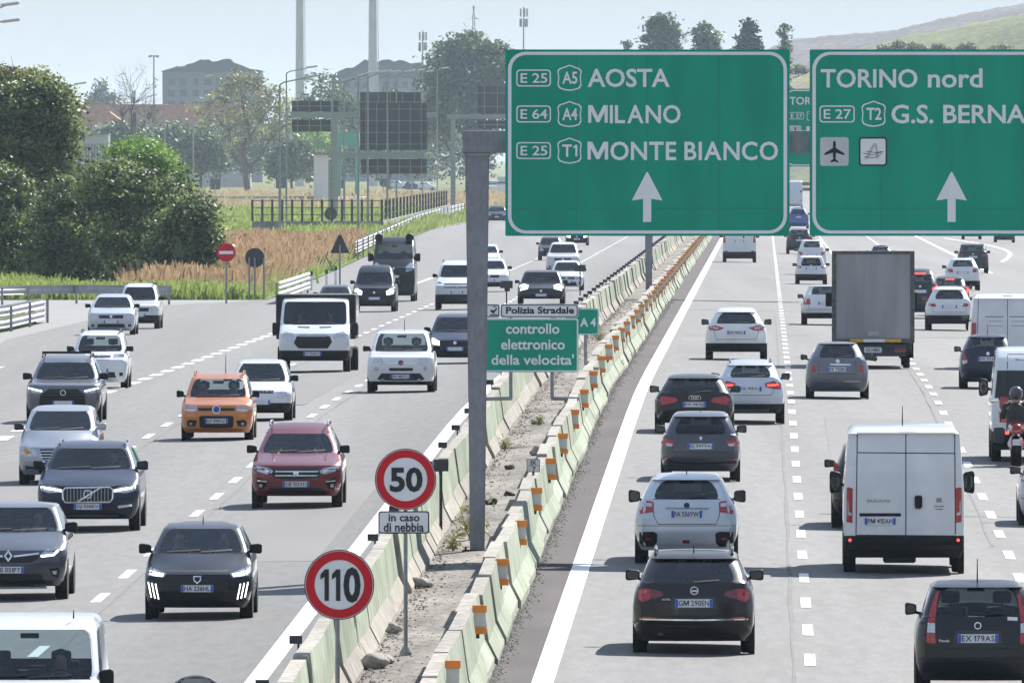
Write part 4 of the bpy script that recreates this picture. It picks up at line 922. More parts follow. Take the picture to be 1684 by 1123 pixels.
tree('bush', 235, 400, 31, [(235, 295, 62, 52), (205, 280, 42, 44), (262, 305, 40, 48), (232, 262, 42, 30), (255, 340, 60, 50)], L_BRIGHT, 'bright green feathery bush rising behind the dark thicket', .2, 480, 40, .34, 'bush', tr=.03)
# trees farther off
tree('tree', 408, 318, None, [(400, 165, 55, 38), (355, 190, 32, 34), (450, 175, 35, 34), (410, 215, 50, 34), (375, 240, 30, 22), (470, 205, 26, 30), (395, 140, 30, 18)], L_OLIVE, 'leaning slender tree with an open olive crown in the dry meadow', .75, 300, 16, .9, lean=-1.4, tr=.028)
tree('tree', 222, 290, 9.5, [(222, 150, 42, 50), (200, 180, 28, 30), (245, 185, 30, 30)], L_OLIVE, 'nearly bare tree with crooked dark branches in front of the long red roof', .4, 16, 6, .8, bare=16, tr=.02)
tree('tree', 770, 330, 9., [(770, 110, 55, 42), (730, 130, 36, 48), (815, 110, 34, 40), (760, 190, 65, 55), (810, 190, 50, 60), (710, 215, 34, 48), (765, 80, 36, 26)], L_MID, 'tall broad grey green tree behind the gantry panels, left of the Aosta sign', 1.0, 560, 24, 1.1, tr=.02)
tree('tree', 640, 320, 8., [(650, 190, 40, 40), (680, 205, 30, 36), (610, 195, 36, 34)], L_MID, 'rounded grey green tree behind the large sign panel', .9, 170, 16, 1.1)
tree('tree', 540, 320, 8., [(535, 165, 36, 42), (565, 200, 34, 40), (510, 205, 30, 40)], L_MID, 'rounded grey green tree between the two pale pylons', .9, 170, 16, 1.1)
tree('tree', 545, 318, None, [(515, 235, 26, 24), (540, 250, 24, 20)], L_BRIGHT, 'small pale green tree right of the leaning tree', .6, 110, 14, .7)
for i, (px, rx, top, lab) in enumerate(((165, 34, 225, 'left of the nearly bare tree'), (285, 40, 215, 'below the long red roof'), (330, 34, 222, 'just left of the leaning tree'), (480, 30, 235, 'behind the leaning tree'), (200, 34, 205, 'around the foot of the nearly bare tree'))):
    tree('tree', px, 300, 8.6, [(px, top + 28, rx, 30), (px - rx * .6, top + 45, rx * .7, 26), (px + rx * .6, top + 42, rx * .7, 28)], L_MID, 'low grey green tree ' + lab, 1.0, 170, 18, 1.0)
tree('conifer', 167, 240, 5.2, [(167, 165, 14, 20), (167, 145, 8, 12), (150, 172, 14, 14), (185, 170, 12, 14)], L_CON, 'hazy dark conifer above the roofs left of the nearly bare tree', 1.0, 120, 14, 1.0)
# trees on the skyline above the signs
tree('poplar', 1090, 318, None, [(1078, 70, 18, 38), (1102, 72, 16, 36), (1090, 50, 22, 24), (1090, 120, 28, 60), (1088, 200, 26, 80)], L_MID, 'tall double crowned poplar on the skyline above the Monte Bianco sign', .8, 420, 26, .75, tr=.015)
tree('poplar', 1160, 318, None, [(1156, 62, 13, 22), (1168, 72, 13, 20), (1160, 110, 20, 50), (1160, 200, 22, 80)], L_MID, 'shorter poplar on the skyline between the double poplar and the conifer', .8, 300, 24, .7, tr=.015)
tree('conifer', 1232, 318, None, [(1232, 45, 7, 10), (1232, 60, 12, 12), (1232, 75, 19, 12), (1232, 110, 24, 30), (1232, 190, 30, 70)], L_CON, 'dark conifer on the skyline above the right corner of the Monte Bianco sign', .85, 420, 24, .6, tr=.015)
tree('poplar', 1290, 318, None, [(1290, 50, 7, 12), (1290, 66, 7, 12), (1290, 130, 12, 60)], L_MID, 'thin poplar on the skyline at the foot of the gravel hill', .6, 120, 16, .4, tr=.012)
tree('tree', 1031, 318, None, [(1031, 74, 4, 5), (1031, 140, 20, 60)], L_MID, 'tree whose tip just shows above the Monte Bianco sign', .6, 90, 16, .5, tr=.012)

# far belt of woodland that reads as one mass
BW = []
for k in range(34):
    px = 70 + 22 * k + nr.uniform(-8, 8); b, pyb = gbase(px, 7.4); top = 216 - 24 * nr.uniform() + (12 if px > 560 else 0); hh = (pyb - top) / 7.4; BW.append((b.x, b.y + nr.uniform(-20, 20), b.z + hh * .5, 3.2, 4., hh * .5))
pp, nn_, tt = clumps(BW, 14, 2200, .8)
o = cards('far_wood', pp, .9, L_MID, tone=tt, outn=nn_); tag(o, 'far belt of hazy trees behind the dry meadow', 'wood', kind='stuff')
# grass and reeds (too many to count)
def blades(name, region, n, h, w, m, lab, sp=.5):
    out = []; k = 0
    while k < n:
        x, d = region(); z = zs(x, d); out.append((wx(x, d), d, z)); k += 1
    p = np.array(out); hh = (h * nr.uniform(.45, 1.1, n) * (1 + .35 * np.sin(p[:, 0] * .9 + p[:, 1] * .11) * np.sin(p[:, 1] * .043 + 1)))[:, None]; ang = nr.uniform(-.5, .5, n); ww = w * nr.uniform(.5, 1.3, n)
    dx = np.stack([np.cos(ang) * ww, np.sin(ang) * ww, np.zeros(n)], 1); tip = np.stack([nr.normal(size=n) * sp * hh[:, 0] * .5, nr.normal(size=n) * sp * hh[:, 0] * .4, hh[:, 0]], 1)
    v = np.stack([p - dx, p + dx, p + dx * .5 + tip, p - dx * .5 + tip], 1)
    me = bpy.data.meshes.new(name); me.vertices.add(4 * n); me.vertices.foreach_set('co', v.reshape(-1)); me.loops.add(4 * n); me.loops.foreach_set('vertex_index', np.arange(4 * n)); me.polygons.add(n); me.polygons.foreach_set('loop_start', np.arange(n) * 4); me.polygons.foreach_set('loop_total', np.full(n, 4)); me.update()
    at = me.attributes.new('tone', 'FLOAT', 'FACE'); at.data.foreach_set('value', nr.beta(2, 2, n).astype(np.float32)); me.materials.append(m)
    o = bpy.data.objects.new(name, me); COL.objects.link(o); tag(o, lab, 'vegetation', kind='stuff'); return o
U_ = nr.uniform
def reed_region():
    d = 790 + 440 * U_() ** 1.1; e = left_edge(d); x0 = (200 - CX) / (F / d) - HEAD * d; return (e - 1.0 - (e - 1.0 - x0) * U_() if x0 < e - 1 else e - 1.5), d
def verge_region():
    d = 772 + 530 * U_() ** 1.4; e = left_edge(d) - .3; return e - 1.2 * U_(), d
blades('dry_reeds', reed_region, 30000, 1.2, .07, L_REED, 'dense reddish brown reeds filling the field left of the oncoming carriageway')
blades('verge_grass', verge_region, 9000, .38, .05, L_GRASS, 'bright green grass along the edge of the oncoming carriageway')
def mixed_region():
    d = 775 + 480 * U_() ** 1.3; return left_edge(d) - .4 - 3.2 * abs(nr.normal()) , d
blades('straw_weeds', mixed_region, 2600, .8, .05, L_STRAW, 'straw coloured stalks scattered along the verge and into the reeds', .8)
def tuft_region():
    k = nr.randint(0, 26); q = np.random.RandomState(k); d = 800 + 400 * q.uniform(); x = left_edge(d) - 1.5 - 16 * q.uniform(); return x + .7 * nr.normal(), d + 3 * nr.normal()
blades('dark_weeds', tuft_region, 3200, .95, .06, L_MID, 'dark green weed tufts standing here and there among the brown reeds', .8)
def slip_region():
    d = 769 + 60 * U_() ** 1.5; return -23.5 - 26 * U_(), d
blades('slip_road_weeds', slip_region, 12000, .75, .06, L_GRASS, 'yellow green weeds along the far edge of the slip road')
def nearslip():
    a = U_(); return -25.6 - 6.5 * a, 505 + 70 * U_()
def wedge():
    d = 600 + 58 * U_(); return -28.1 - 1.6 * abs(nr.normal()), d
blades('wedge_grass', wedge, 2200, .4, .05, L_GRASS, 'yellow green weeds at the foot of the near guardrail at the left edge')
def meadow_region(): return -30 - 70 * U_(), 1310 + 900 * U_()
blades('meadow_grass', meadow_region, 14000, .6, .12, L_GRASS, 'light green meadow beyond the reeds')
def dry_region(): return -34 - 160 * U_() , 2265 + 1000 * U_()
blades('straw_meadow', dry_region, 12000, .9, .25, L_STRAW, 'straw coloured dry meadow around the leaning tree')
def corner_region():
    d = 1240 + 500 * U_(); return left_edge(d) - .6 - 10 * U_() ** 1.5, d
blades('embankment_weeds', corner_region, 9000, .9, .1, L_GRASS, 'green and straw weeds behind the roadside guardrail')
# weeds, stones and litter in the median
WEED = leafmat('weed', (.18, .19, .07), (.42, .40, .2), .3)
weeds = [(775, 888, .55, 'feathery weed growing at the foot of the near gantry pole'), (887, 700, .2, 'small weed in the median just below the speed control notice'), (860, 655, .22, 'weed against the left barrier below the speed control notice'), (1015, 610, .3, 'yellow green weed at the foot of the right barrier'), (830, 740, .22, 'small weed in the median right of the gantry pole'), (745, 905, .25, 'low weed by the left barrier just above the fog notice'), (985, 560, .3, 'dry bushy weed in the median beside the A 4 sign')]
for px, py, h, lab in weeds:
    s, b = at_px(px, py); t = empty('weed', b, lab, 'weed'); n = 160
    p = np.stack([nr.normal(size=n) * h * .28, nr.normal(size=n) * h * .3, np.abs(nr.normal(size=n)) * h * .5 + .03], 1); cards('leaves', p, h * .22 + .03, WEED, t, aspect=.3)
    bm = bmesh.new()
    for _ in range(5): tube(bm, [(0, 0, -.02), (nr.normal() * h * .15, nr.normal() * h * .2, h * .5), (nr.normal() * h * .3, nr.normal() * h * .3, h * nr.uniform(.7, 1.1))], [.012, .008, .004], 5)
    bm_obj('stems', bm, mat('weed_stem', (.2, .2, .08), .8), t)
ROCK = mat('stone', (.34, .32, .29), .9, scale=7., var=.25, bump=.6)
for px, py, r, lab in ((615, 1098, .20, 'largest pale stone in the median, beside the foot of the 50 sign'), (634, 1090, .13, 'small pale stone touching the largest one'), (648, 1040, .14, 'round pale stone left of the 50 sign post'), (693, 965, .16, 'brown stone in the median below the fog notice'), (838, 816, .10, 'dark stone in the median near the distance plate'), (808, 830, .12, 'dark lump lying beside the gantry pole'), (882, 698, .14, 'pale grey stone at the left side of the median under the notice'), (838, 772, .10, 'small dark stone left of the distance plate'), (886, 750, .2, 'long flat stone leaning at the right barrier above the distance plate')):
    s, b = at_px(px, py); bm = bmesh.new(); bmesh.ops.create_icosphere(bm, subdivisions=3, radius=1)
    o1, o2 = nr.uniform(-9, 9, 3), nr.uniform(1.2, 2.2)
    for v in bm.verts: q = v.co; f = 1 + .22 * math.sin(q.x * o2 * 2 + o1[0]) * math.sin(q.y * o2 * 1.7 + o1[1]) + .12 * math.sin(q.z * 4 + q.x * 3 + o1[2]); v.co = Vector((q.x * r * f, q.y * r * 1.2 * f, q.z * r * .62 * f + r * .42))
    o = bm_obj('stone', bm, ROCK if 'dark' not in lab else mat('stone_dark', (.06, .055, .05), .9, var=.3, bump=.5), smooth=60); o.location = b; tag(o, lab, 'stone')
# loose gravel swept against the foot of the right barrier and along the median
def gravel(name, n, reg, sz, m, lab):
    v, f = [], []
    for _ in range(n):
        x, d = reg(); r = sz * nr.uniform(.3, 1.2); c = np.array([wx(x, d), d, zs(x, d) + r * .3]); i = len(v)
        for q in ((1, 0, 0), (-1, 0, 0), (0, 1, 0), (0, -1, 0), (0, 0, .7), (0, 0, -.5)): v.append(tuple(c + r * np.array(q) * nr.uniform(.6, 1.2, 3)))
        f += [(i + a, i + b, i + c_) for a, b, c_ in ((0, 2, 4), (2, 1, 4), (1, 3, 4), (3, 0, 4), (2, 0, 5), (1, 2, 5), (3, 1, 5), (0, 3, 5))]
    me = bpy.data.meshes.new(name); me.from_pydata(v, [], f); me.materials.append(m); o = bpy.data.objects.new(name, me); COL.objects.link(o); tag(o, lab, 'gravel', kind='stuff')
gravel('gravel', 9000, lambda: (-3.84 + .10 * abs(nr.normal()), 200 + 500 * U_() ** 1.5), .022, mat('gravel', (.27, .24, .21), .95, scale=2., var=.4), 'loose gravel and dust along the foot of the right barrier')
gravel('rubble', 5000, lambda: (-5.1 + .33 * nr.normal() if U_() < .5 else -5.6 + .12 * abs(nr.normal()), 200 + 500 * U_() ** 1.5), .026, mat('rubble', (.24, .21, .19), .95, scale=2., var=.5), 'crumbled rubble strewn over the median')

# ------------------------------------------------------------------ guardrails, fences, lamps
ZINC = mat('zinc_rail', (.38, .39, .40), .5, .25, scale=4., var=.15)
def guardrail(pts, lab, h=.75, two=False, face=1, step=4., pst=None):
    """pts: pixel points of the foot line"""
    W_ = []
    for q in pts: s, b = at_px(*q); W_.append(b)
    t = empty('guardrail', W_[0], lab, 'guardrail'); L_ = [w - W_[0] for w in W_]
    def along(u):
        acc = 0
        for a, b in zip(L_, L_[1:]):
            n = (b - a).length
            if u <= acc + n: return a.lerp(b, (u - acc) / n)
            acc += n
        return L_[-1]
    tot = sum((b - a).length for a, b in zip(L_, L_[1:])); ns = max(2, int(tot / step))
    bm = bmesh.new(); prof = [(0, -.19), (.06, -.13), (.06, -.07), (0, -.02), (0, .02), (.06, .07), (.06, .13), (0, .19)]
    for zc in ((h - .15, h - .6) if two else (h - .15,)):
        prev = None
        for i in range(ns + 1):
            p = along(tot * i / ns); q = along(min(tot, tot * i / ns + .5)) - along(max(0, tot * i / ns - .5)); nn = Vector((q.y, -q.x, 0)).normalized() * face
            ring = [bm.verts.new(p + nn * (a + .08) + Vector((0, 0, zc + b))) for a, b in prof] + [bm.verts.new(p + nn * (a + .075) + Vector((0, 0, zc + b))) for a, b in prof[::-1]]
            if prev:
                for k in range(len(ring)): bm.faces.new((prev[k], prev[(k + 1) % len(ring)], ring[(k + 1) % len(ring)], ring[k]))
            prev = ring
    bm_obj('rail', fixn(bm), ZINC, t, 50)
    npost = min(90, int(tot / (pst or (step if tot < 120 else tot / 30))) + 1); me = None
    for i in range(npost):
        p = along(tot * i / max(1, npost - 1))
        if me is None:
            bm = bmesh.new(); box(bm, -.05, .05, -.03, .03, -.2, h - .02); me = bm_obj('post', bm, GALV, t); me.location = p
        else:
            o = bpy.data.objects.new('post', me.data); COL.objects.link(o); o.parent = t; o.location = p
    return t
guardrail([(-40, 503), (60, 500), (150, 499), (230, 500), (278, 501)], 'long guardrail in front of the dark thicket on the far side of the slip road', .78, face=-1)
guardrail([(-30, 553), (20, 545), (78, 531)], 'near guardrail ending at the left edge of the picture, with weeds at its foot', .95, True, face=-1, pst=14)
guardrail([(455, 501), (480, 492), (506, 482)], 'short guardrail end behind the white flatbed lorry', .95, True, face=1, pst=14)
guardrail([(588, 428), (640, 401), (690, 374), (730, 360), (764, 351)], 'double guardrail climbing along the outer edge of the oncoming carriageway', 1.25, True, face=-1)
guardrail([(316, 334), (420, 334), (520, 334), (604, 333)], 'far guardrail across the meadow below the leaning tree', .95, face=-1)
guardrail([(425, 410), (470, 408), (503, 406)], 'short pale rail standing among the brown reeds', .5, face=-1)
# fence on a low wall beyond the reeds
Q_ = [hit(415, 386), hit(628, 386), hit(738, 357)]; V3 = [Vector(((x - CX) / q, F / q, CAMZ - (y - HY) / q)) for (x, y), q in zip(((415, 386), (628, 386), (738, 357)), Q_)]
t = empty('fence', V3[0], 'tall post and rail fence on a low grey wall beyond the brown reeds', 'fence'); V3 = [v - V3[0] for v in V3]
CONC = mat('grey_concrete', (.26, .26, .27), .9, scale=.8, var=.2, grain=(3., (1, 1, .4), .75, 1.1))
def run(bm, z0, z1, th):
    for a, b in zip(V3, V3[1:]):
        dd = b - a; M = Matrix.Translation(a) @ Matrix.Rotation(math.atan2(dd.y, dd.x), 4, 'Z'); box(bm, 0, Vector((dd.x, dd.y)).length - .02, -th, th, z0, z1, 0, M)
bm = bmesh.new(); run(bm, -.5, 1.15, .15); bm_obj('wall', bm, CONC, t)
me = None
for a, b, n in ((V3[0], V3[1], 13), (V3[1], V3[2], 22)):
    for i in range(n):
        p = a.lerp(b, i / n)
        if me is None: bm = bmesh.new(); box(bm, -.1, .1, -.1, .1, 1.15, 3.0, .02); me = bm_obj('post', bm, DARKM, t); me.location = p
        else: o = bpy.data.objects.new('post', me.data); COL.objects.link(o); o.parent = t; o.location = p
for z in (1.7, 2.3, 2.9):
    bm = bmesh.new(); run(bm, z - .03, z + .03, .02); bm_obj('rail', bm, DARKM, t)
# lamp posts
def lamp(px, py, ptop, hx, hy, lab, s=None, group='lamp posts beside the motorway', pole=True, r=.11):
    if s is None: s, b = at_px(px, py)
    else: b, py = gbase(px, s)
    t = empty('street_lamp', b, lab, 'street lamp', group); Z = lambda y: CAMZ - (y - HY) / s - b.z; X = lambda x: (x - px) / s
    bm = bmesh.new(); tube(bm, [(0, 0, -.3), (0, 0, Z(ptop))], [r, r * .6], 8); bm_obj('post', bm, GALV, t, 50)
    bm = bmesh.new(); tube(bm, [(0, 0, Z(ptop)), (X(px + (hx - px) * .15), 0, Z(ptop + (hy - ptop) * .35)), (X(hx), 0, Z(hy))], [r * .6, r * .5, r * .45], 8); bm_obj('arm', bm, GALV, t, 50)
    bm = bmesh.new(); hl = 1.05; sg = 1 if hx >= px else -1; box(bm, -.25, .85, -.22, .22, -.09, .1, .08, seg=3)
    for v in bm.verts: v.co.x *= sg; v.co.z += abs(v.co.x) * .2
    o = bm_obj('lamp_head', bm, mat('lamp_shell', (.55, .55, .55), .45, .2), t, 60); o.location = (X(hx), 0, Z(hy)); return t
lamp(-60, 560, 30, 10, 37, 'upper of the two lamp heads reaching in at the top left corner', s=27., r=.1)
lamp(-75, 600, 55, 8, 10, 'topmost lamp head reaching in at the top left corner', s=28., r=.1)
lamp(107, 330, 146, 128, 139, 'lamp post with a single arm above the dark tree at the left', s=17.)
L_ = [(460, 402, 140, 505, 128), (471, 372, 121, 508, 112), (547, 378, 139, 588, 130), (566, 378, 138, 592, 126), (589, 395, 129, 606, 122), (605, 386, 129, 628, 120), (637, 374, 126, 644, 120), (652, 370, 126, 668, 119), (695, 335, 119, 704, 118), (719, 333, 117, 729, 113), (545, 372, 150, 512, 132), (677, 330, 128, 690, 116)]
for i, (px, py, pt, hx, hy) in enumerate(L_):
    lamp(px, py, pt, hx, hy, 'thin grey lamp post of the roadside row, ' + ('its foot in front of the brown reeds', 'behind the first post of the row', 'just right of the panel gantry post', 'left of the large panel', 'before the left edge of the large panel', 'crossing the left third of the large panel', 'crossing the middle of the large panel', 'crossing the middle right of the large panel', 'at the right edge of the large panel', 'just left of the tall broad tree', 'hidden close behind the panel gantry post', 'crossing the right third of the large panel')[i])
for px, py, pt, hx, hy, s_ in ((271, 295, 118, 296, 111, 11.), (318, 292, 131, 340, 126, 10.5), (240, 300, 160, 250, 158, 10.)):
    lamp(px, py, pt, hx, hy, {271: 'lamp post in front of the hazy apartment block', 318: 'lamp post just left of the leaning tree crown', 240: 'small lamp post beside the nearly bare tree'}[px], s=s_, r=.14)
# ------------------------------------------------------------------ gantries seen from behind, far buildings, masts, hill
def box_at(bm, s, px, py, x0, x1, y0, y1, d0=0., d1=.3, bev=0.): box(bm, (x0 - px) / s, (x1 - px) / s, d0, d1, (py - y1) / s, (py - y0) / s, bev)
BACKP = mat('panel_back', (.075, .075, .08), .7, .2, scale=.5, var=.2); RIB = mat('panel_rib', (.25, .25, .26), .5, .5)
def rear_gantry(name, px, py, post, beams, panels, lab, s=None, ribs=True):
    if s is None: s, _ = at_px(px, py)
    b, py = gbase(px, s); t = empty(name, b, lab, 'gantry')
    bm = bmesh.new()
    if post: box_at(bm, s, px, py, *post, py + 4, -.35, .35, .03); bm_obj('post', bm, GALV, t)
    else: bm.free()
    for x0, x1, y0, y1 in beams: bm = bmesh.new(); box_at(bm, s, px, py, x0, x1, y0, y1, -.3, .3, .02); bm_obj('beam', bm, GALV, t)
    for x0, x1, y0, y1 in panels:
        bm = bmesh.new(); box_at(bm, s, px, py, x0, x1, y0, y1, .32, .55, .01); o = bm_obj('sign_panel', bm, BACKP, t)
        if ribs:
            bm = bmesh.new(); n = max(2, int((x1 - x0) / 17)); m_ = max(1, int((y1 - y0) / 19))
            for k in range(n): x = x0 + (x1 - x0) * (k + .5) / n; box_at(bm, s, px, py, x - .7, x + .7, y0 + .5, y1 - .5, .26, .33)
            for k in range(m_): y = y0 + (y1 - y0) * (k + .5) / m_; box_at(bm, s, px, py, x0 + .5, x1 - .5, y - .6, y + .6, .22, .26)
            bm_obj('rib', bm, RIB, o)
    return t
rear_gantry('gantry', 547, 372, (540, 552, 262), [(540, 698, 250, 260.5)], [(592, 702, 170, 247), (594, 702, 262, 286)], 'grey cantilever gantry carrying the large ribbed panel seen from behind')
rear_gantry('gantry', 551, 330, (547, 556, 193), [(478, 720, 185, 194)], [(480, 556, 166, 184), (480, 556, 197, 217), (592, 692, 152, 184)], 'farther gantry with dark panel backs left of the large ribbed panel', s=15.5)
rear_gantry('gantry', 745, 320, (741, 749, 196), [(735, 980, 189, 196)], [(786, 850, 142, 187), (786, 850, 199, 212)], 'hazy gantry with panel backs just left of the Aosta sign', s=14.)
def building(px, py, s, boxes, m, lab, roof=None, wins=None, name='apartment_building', group=None):
    p0 = py; b, py = gbase(px, s); t = empty(name, b, lab, 'building' if name != 'hoarding' else 'hoarding', group)
    for x0, x1, y0, y1 in boxes:
        if y1 == p0: y1 = py + 3
        bm = bmesh.new(); box_at(bm, s, px, py, x0, x1, y0, y1, 0, 14); bm_obj('wall', bm, m, t)
    if roof:
        for pts in roof[1]: bm = bmesh.new(); slab(bm, [((x - px) / s, (py - y) / s) for x, y in pts], -.6, 14.6); bm_obj('roof', fixn(bm), roof[0], t)
    if wins:
        x0, x1, y0, y1, nx, ny = wins
        for i in range(nx):
            for j in range(ny):
                cx_ = x0 + (x1 - x0) * (i + .5) / nx; cy_ = y0 + (y1 - y0) * (j + .5) / ny; bm = bmesh.new(); box_at(bm, s, px, py, cx_ - (x1 - x0) / nx * .28, cx_ + (x1 - x0) / nx * .28, cy_ - (y1 - y0) / ny * .3, cy_ + (y1 - y0) / ny * .3, -.08, .05); bm_obj('window', bm, WIN, t)
    return t
WIN = mat('far_window', (.12, .13, .155), .4); FARW = mat('render_grey_hazed', (.25, .265, .305), .9, scale=.2, var=.1); FARD = mat('roof_slate', (.14, .15, .18), .8); ROOFT = mat('roof_tile', (.42, .20, .14), .9, scale=1.2, col2=(.56, .31, .23)); FARWALL = mat('pale_render', (.5, .46, .42), .9)  # far block walls: bluish pallor of the haze put into their grey
building(350, 262, 6.2, [(267, 432, 118, 262)], FARW, 'hazy apartment block with a ragged dark roof, behind the leaning tree', (FARD, [[(264, 118), (276, 114), (284, 112), (292, 109), (300, 110), (308, 106), (318, 104), (330, 98), (336, 99), (343, 98), (350, 102), (358, 101), (366, 98), (374, 97), (380, 98), (384, 103), (398, 108), (412, 114), (424, 115), (436, 118)]]), (272, 430, 126, 200, 8, 4))
building(640, 262, 6.0, [(545, 712, 128, 262)], FARW, 'long hazy apartment block with a dark roof behind the two pale pylons', (FARD, [[(540, 128), (556, 118), (570, 112), (580, 112), (588, 107), (600, 98), (608, 101), (618, 104), (628, 99), (640, 98), (648, 102), (656, 99), (664, 100), (676, 105), (690, 103), (704, 111), (716, 118), (716, 128)]]), (548, 706, 132, 180, 10, 3))
building(20, 262, 6.0, [(-30, 68, 126, 262)], FARW, 'hazy block with a flat brown roof behind the olive tree at the left edge', (FARD, [[(-34, 126), (-34, 115), (60, 115), (72, 126)]]), (-28, 66, 132, 180, 5, 3))
building(225, 262, 7.2, [(112, 412, 204, 262)], FARWALL, 'long low building under a wide red tiled roof', (ROOFT, [[(108, 206), (122, 172), (402, 172), (416, 206)]]), None, 'house')
building(170, 262, 7.6, [(160, 200, 200, 262)], mat('white_gable', (.7, .68, .64), .9), 'small white gabled annexe in front of the long red roof', (ROOFT, [[(157, 201), (180, 184), (203, 201)]]), None, 'house')
building(570, 300, 10, [(553, 590, 218, 240), (556, 559, 240, 300), (584, 587, 240, 300)], mat('green_board', (.05, .3, .2), .6), 'green topped roadside hoarding under the farther gantry', None, None, 'hoarding')
building(528, 292, 11, [(516, 542, 254, 292)], mat('white_board', (.6, .62, .64), .6), 'white panel van shaped kiosk beside the panel gantry post', (FARD, [[(515, 255), (515, 252), (543, 252), (543, 255)]]), None, 'kiosk')
t = building(165, 290, 10, [(133, 178, 222, 290)], mat('glasshouse', (.32, .38, .38), .4), 'grey green ribbed shed behind the bright green bush', (FARD, [[(132, 222), (132, 220), (179, 220), (179, 222)]]), (134, 177, 226, 280, 9, 1), 'shed')
# pale tapered pylons
PALE = mat('pylon_paint', (.52, .53, .54), .6, scale=.3, var=.08)
for px, w0, w1, lab in ((493, 8.2, 5.8, 'left of the two tall pale tapered pylons, above the leaning tree'), (613, 9.2, 6.0, 'right of the two tall pale tapered pylons, above the large panel')):
    s = 7.; b, py = gbase(px, s); t = empty('pylon', b, lab, 'pylon', 'pale pylons')
    bm = bmesh.new(); lathe(bm, [(w0 / s, -1), (w1 / s, 49)], 'z', 20); bm_obj('shaft', fixn(bm), PALE, t, 40)
    bm = bmesh.new()
    for z in range(0, 46, 1): box(bm, w0 / s * .55, w0 / s + .35 - (w0 - w1) / s * z / 46, -.3, -.1, z, z + .12)
    tube(bm, [(w0 / s + .3, -.2, -1), (w1 / s + .3, -.2, 46)], .08, 5); bm_obj('ladder', bm, PALE, t)
def mast(px, py, top, lab, s, antennas=True, r=.35, cat='mast'):
    b, py = gbase(px, s); t = empty('mast', b, lab, cat); H = (py - top) / s
    bm = bmesh.new(); tube(bm, [(0, 0, -1), (0, 0, H)], [r, r * .5], 8); bm_obj('pole', bm, GALV, t)
    if antennas:
        bm = bmesh.new()
        for k, z in enumerate((H - 1.5, H - 4.2)):
            for a in range(5): an = a * 2 * math.pi / 5 + k; box(bm, .95 * math.cos(an) - .22, .95 * math.cos(an) + .22, .95 * math.sin(an) - .15, .95 * math.sin(an) + .15, z - 1.1, z + 1.1, .04); tube(bm, [(0, 0, z), (.95 * math.cos(an), .95 * math.sin(an), z)], .06, 5)
        bm_obj('antenna', bm, GALV, t)
    return t
mast(695, 262, 51, 'telecom mast with two tiers of antennas left of the tall broad tree', 6.2)
mast(861, 262, 12, 'telecom mast with stacked antennas just left of the top corner of the Aosta sign', 6.2)
t = mast(253, 262, 92, 'floodlight mast with a ring of lamps left of the hazy apartment block', 7.0, False, .3)
bm = bmesh.new()
for a in range(8): an = a * math.pi / 4; zz_ = (gbase(253, 7.)[1] - 92) / 7.; box(bm, 1.0 * math.cos(an) - .25, 1.0 * math.cos(an) + .25, math.sin(an) - .2, math.sin(an) + .2, zz_ - .4, zz_, .05)
lathe(bm, [(1.1, zz_), (1.1, zz_ + .1)], 'z', 16); bm_obj('lamp_ring', fixn(bm), GALV, t)
# lattice pylon
s = 5.5; px = 779; b, py = gbase(px, s); t = empty('lattice_tower', b, 'thin lattice power tower rising above the tall broad tree', 'tower'); H = (py - 10) / s; bm = bmesh.new()
for sx in (-1, 1):
    for sy in (-1, 1): tube(bm, [(sx * 2.2, sy * 2.2, 0), (sx * .5, sy * .5, H * .8), (sx * .08, sy * .08, H)], .12, 5)
for k in range(14):
    z = H * k / 14; z2 = H * (k + 1) / 14; w = 2.2 - 1.75 * z / H; w2 = 2.2 - 1.75 * z2 / H
    tube(bm, [(-w, -w, z), (w2, -w2, z2)], .07, 4); tube(bm, [(w, -w, z), (-w2, -w2, z2)], .07, 4)
bm_obj('frame', bm, GALV, t); bm = bmesh.new()
for z, l in ((H * .84, 4.2), (H * .93, 1.6)): tube(bm, [(-l * .3, 0, z), (l, 0, z - .3)], .14, 5); tube(bm, [(0, 0, z + 1.2), (l, 0, z - .3)], .07, 4)
bm_obj('cross_arm', bm, GALV, t)
# landfill hill at the right
HG = mat('hill_gravel', (.085, .08, .085), .95, scale=.05, stretch=(1, 1, 3), grain=(.5, (1, 1, 3), .7, 1.25), col2=(.14, .13, .135), bump=.4, bumpscale=.6); HGR = mat('hill_grass', (.085, .11, .035), .95, scale=.04, grain=(.6, (1, 1, 2), .65, 1.3), col2=(.20, .19, .08), bump=.4, bumpscale=.7)
def hill(name, prof, s, depth, m, noise, base=300):
    bm = bmesh.new(); prev = None; d = F / s; nx = 90
    for j in range(12):
        v = j / 11; row = []
        for i in range(nx + 1):
            px = prof[0][0] + (prof[-1][0] - prof[0][0]) * i / nx; top = lerp_prof(prof, px); z = CAMZ - (base - HY) / s + ((base - top) / s) * math.sin(v * math.pi / 2) ** 1.1
            q = noise * (math.sin(px * .31 + j) + math.sin(px * .13 + j * 2.1) + math.sin(px * .73 + j * 1.3)) * .3 * (v > 0)
            row.append(bm.verts.new(((px - CX) / s, d + depth * v, z + q)))
        if prev:
            for i in range(nx): bm.faces.new((prev[i], prev[i + 1], row[i + 1], row[i]))
        prev = row
    a = [v for v in prev]; back = [bm.verts.new((v.co.x, v.co.y + 200, 0)) for v in a]
    for i in range(nx): bm.faces.new((a[i], a[i + 1], back[i + 1], back[i]))
    o = bm_obj(name, bm, m, smooth=80); tag(o, kind='structure'); return o
hill('gravel_hill', [(1200, 262), (1240, 100), (1270, 80), (1310, 60), (1400, 50), (1490, 42), (1580, 22), (1684, 2), (1800, -18), (2000, -40)], 7.2, 160, HG, .35)
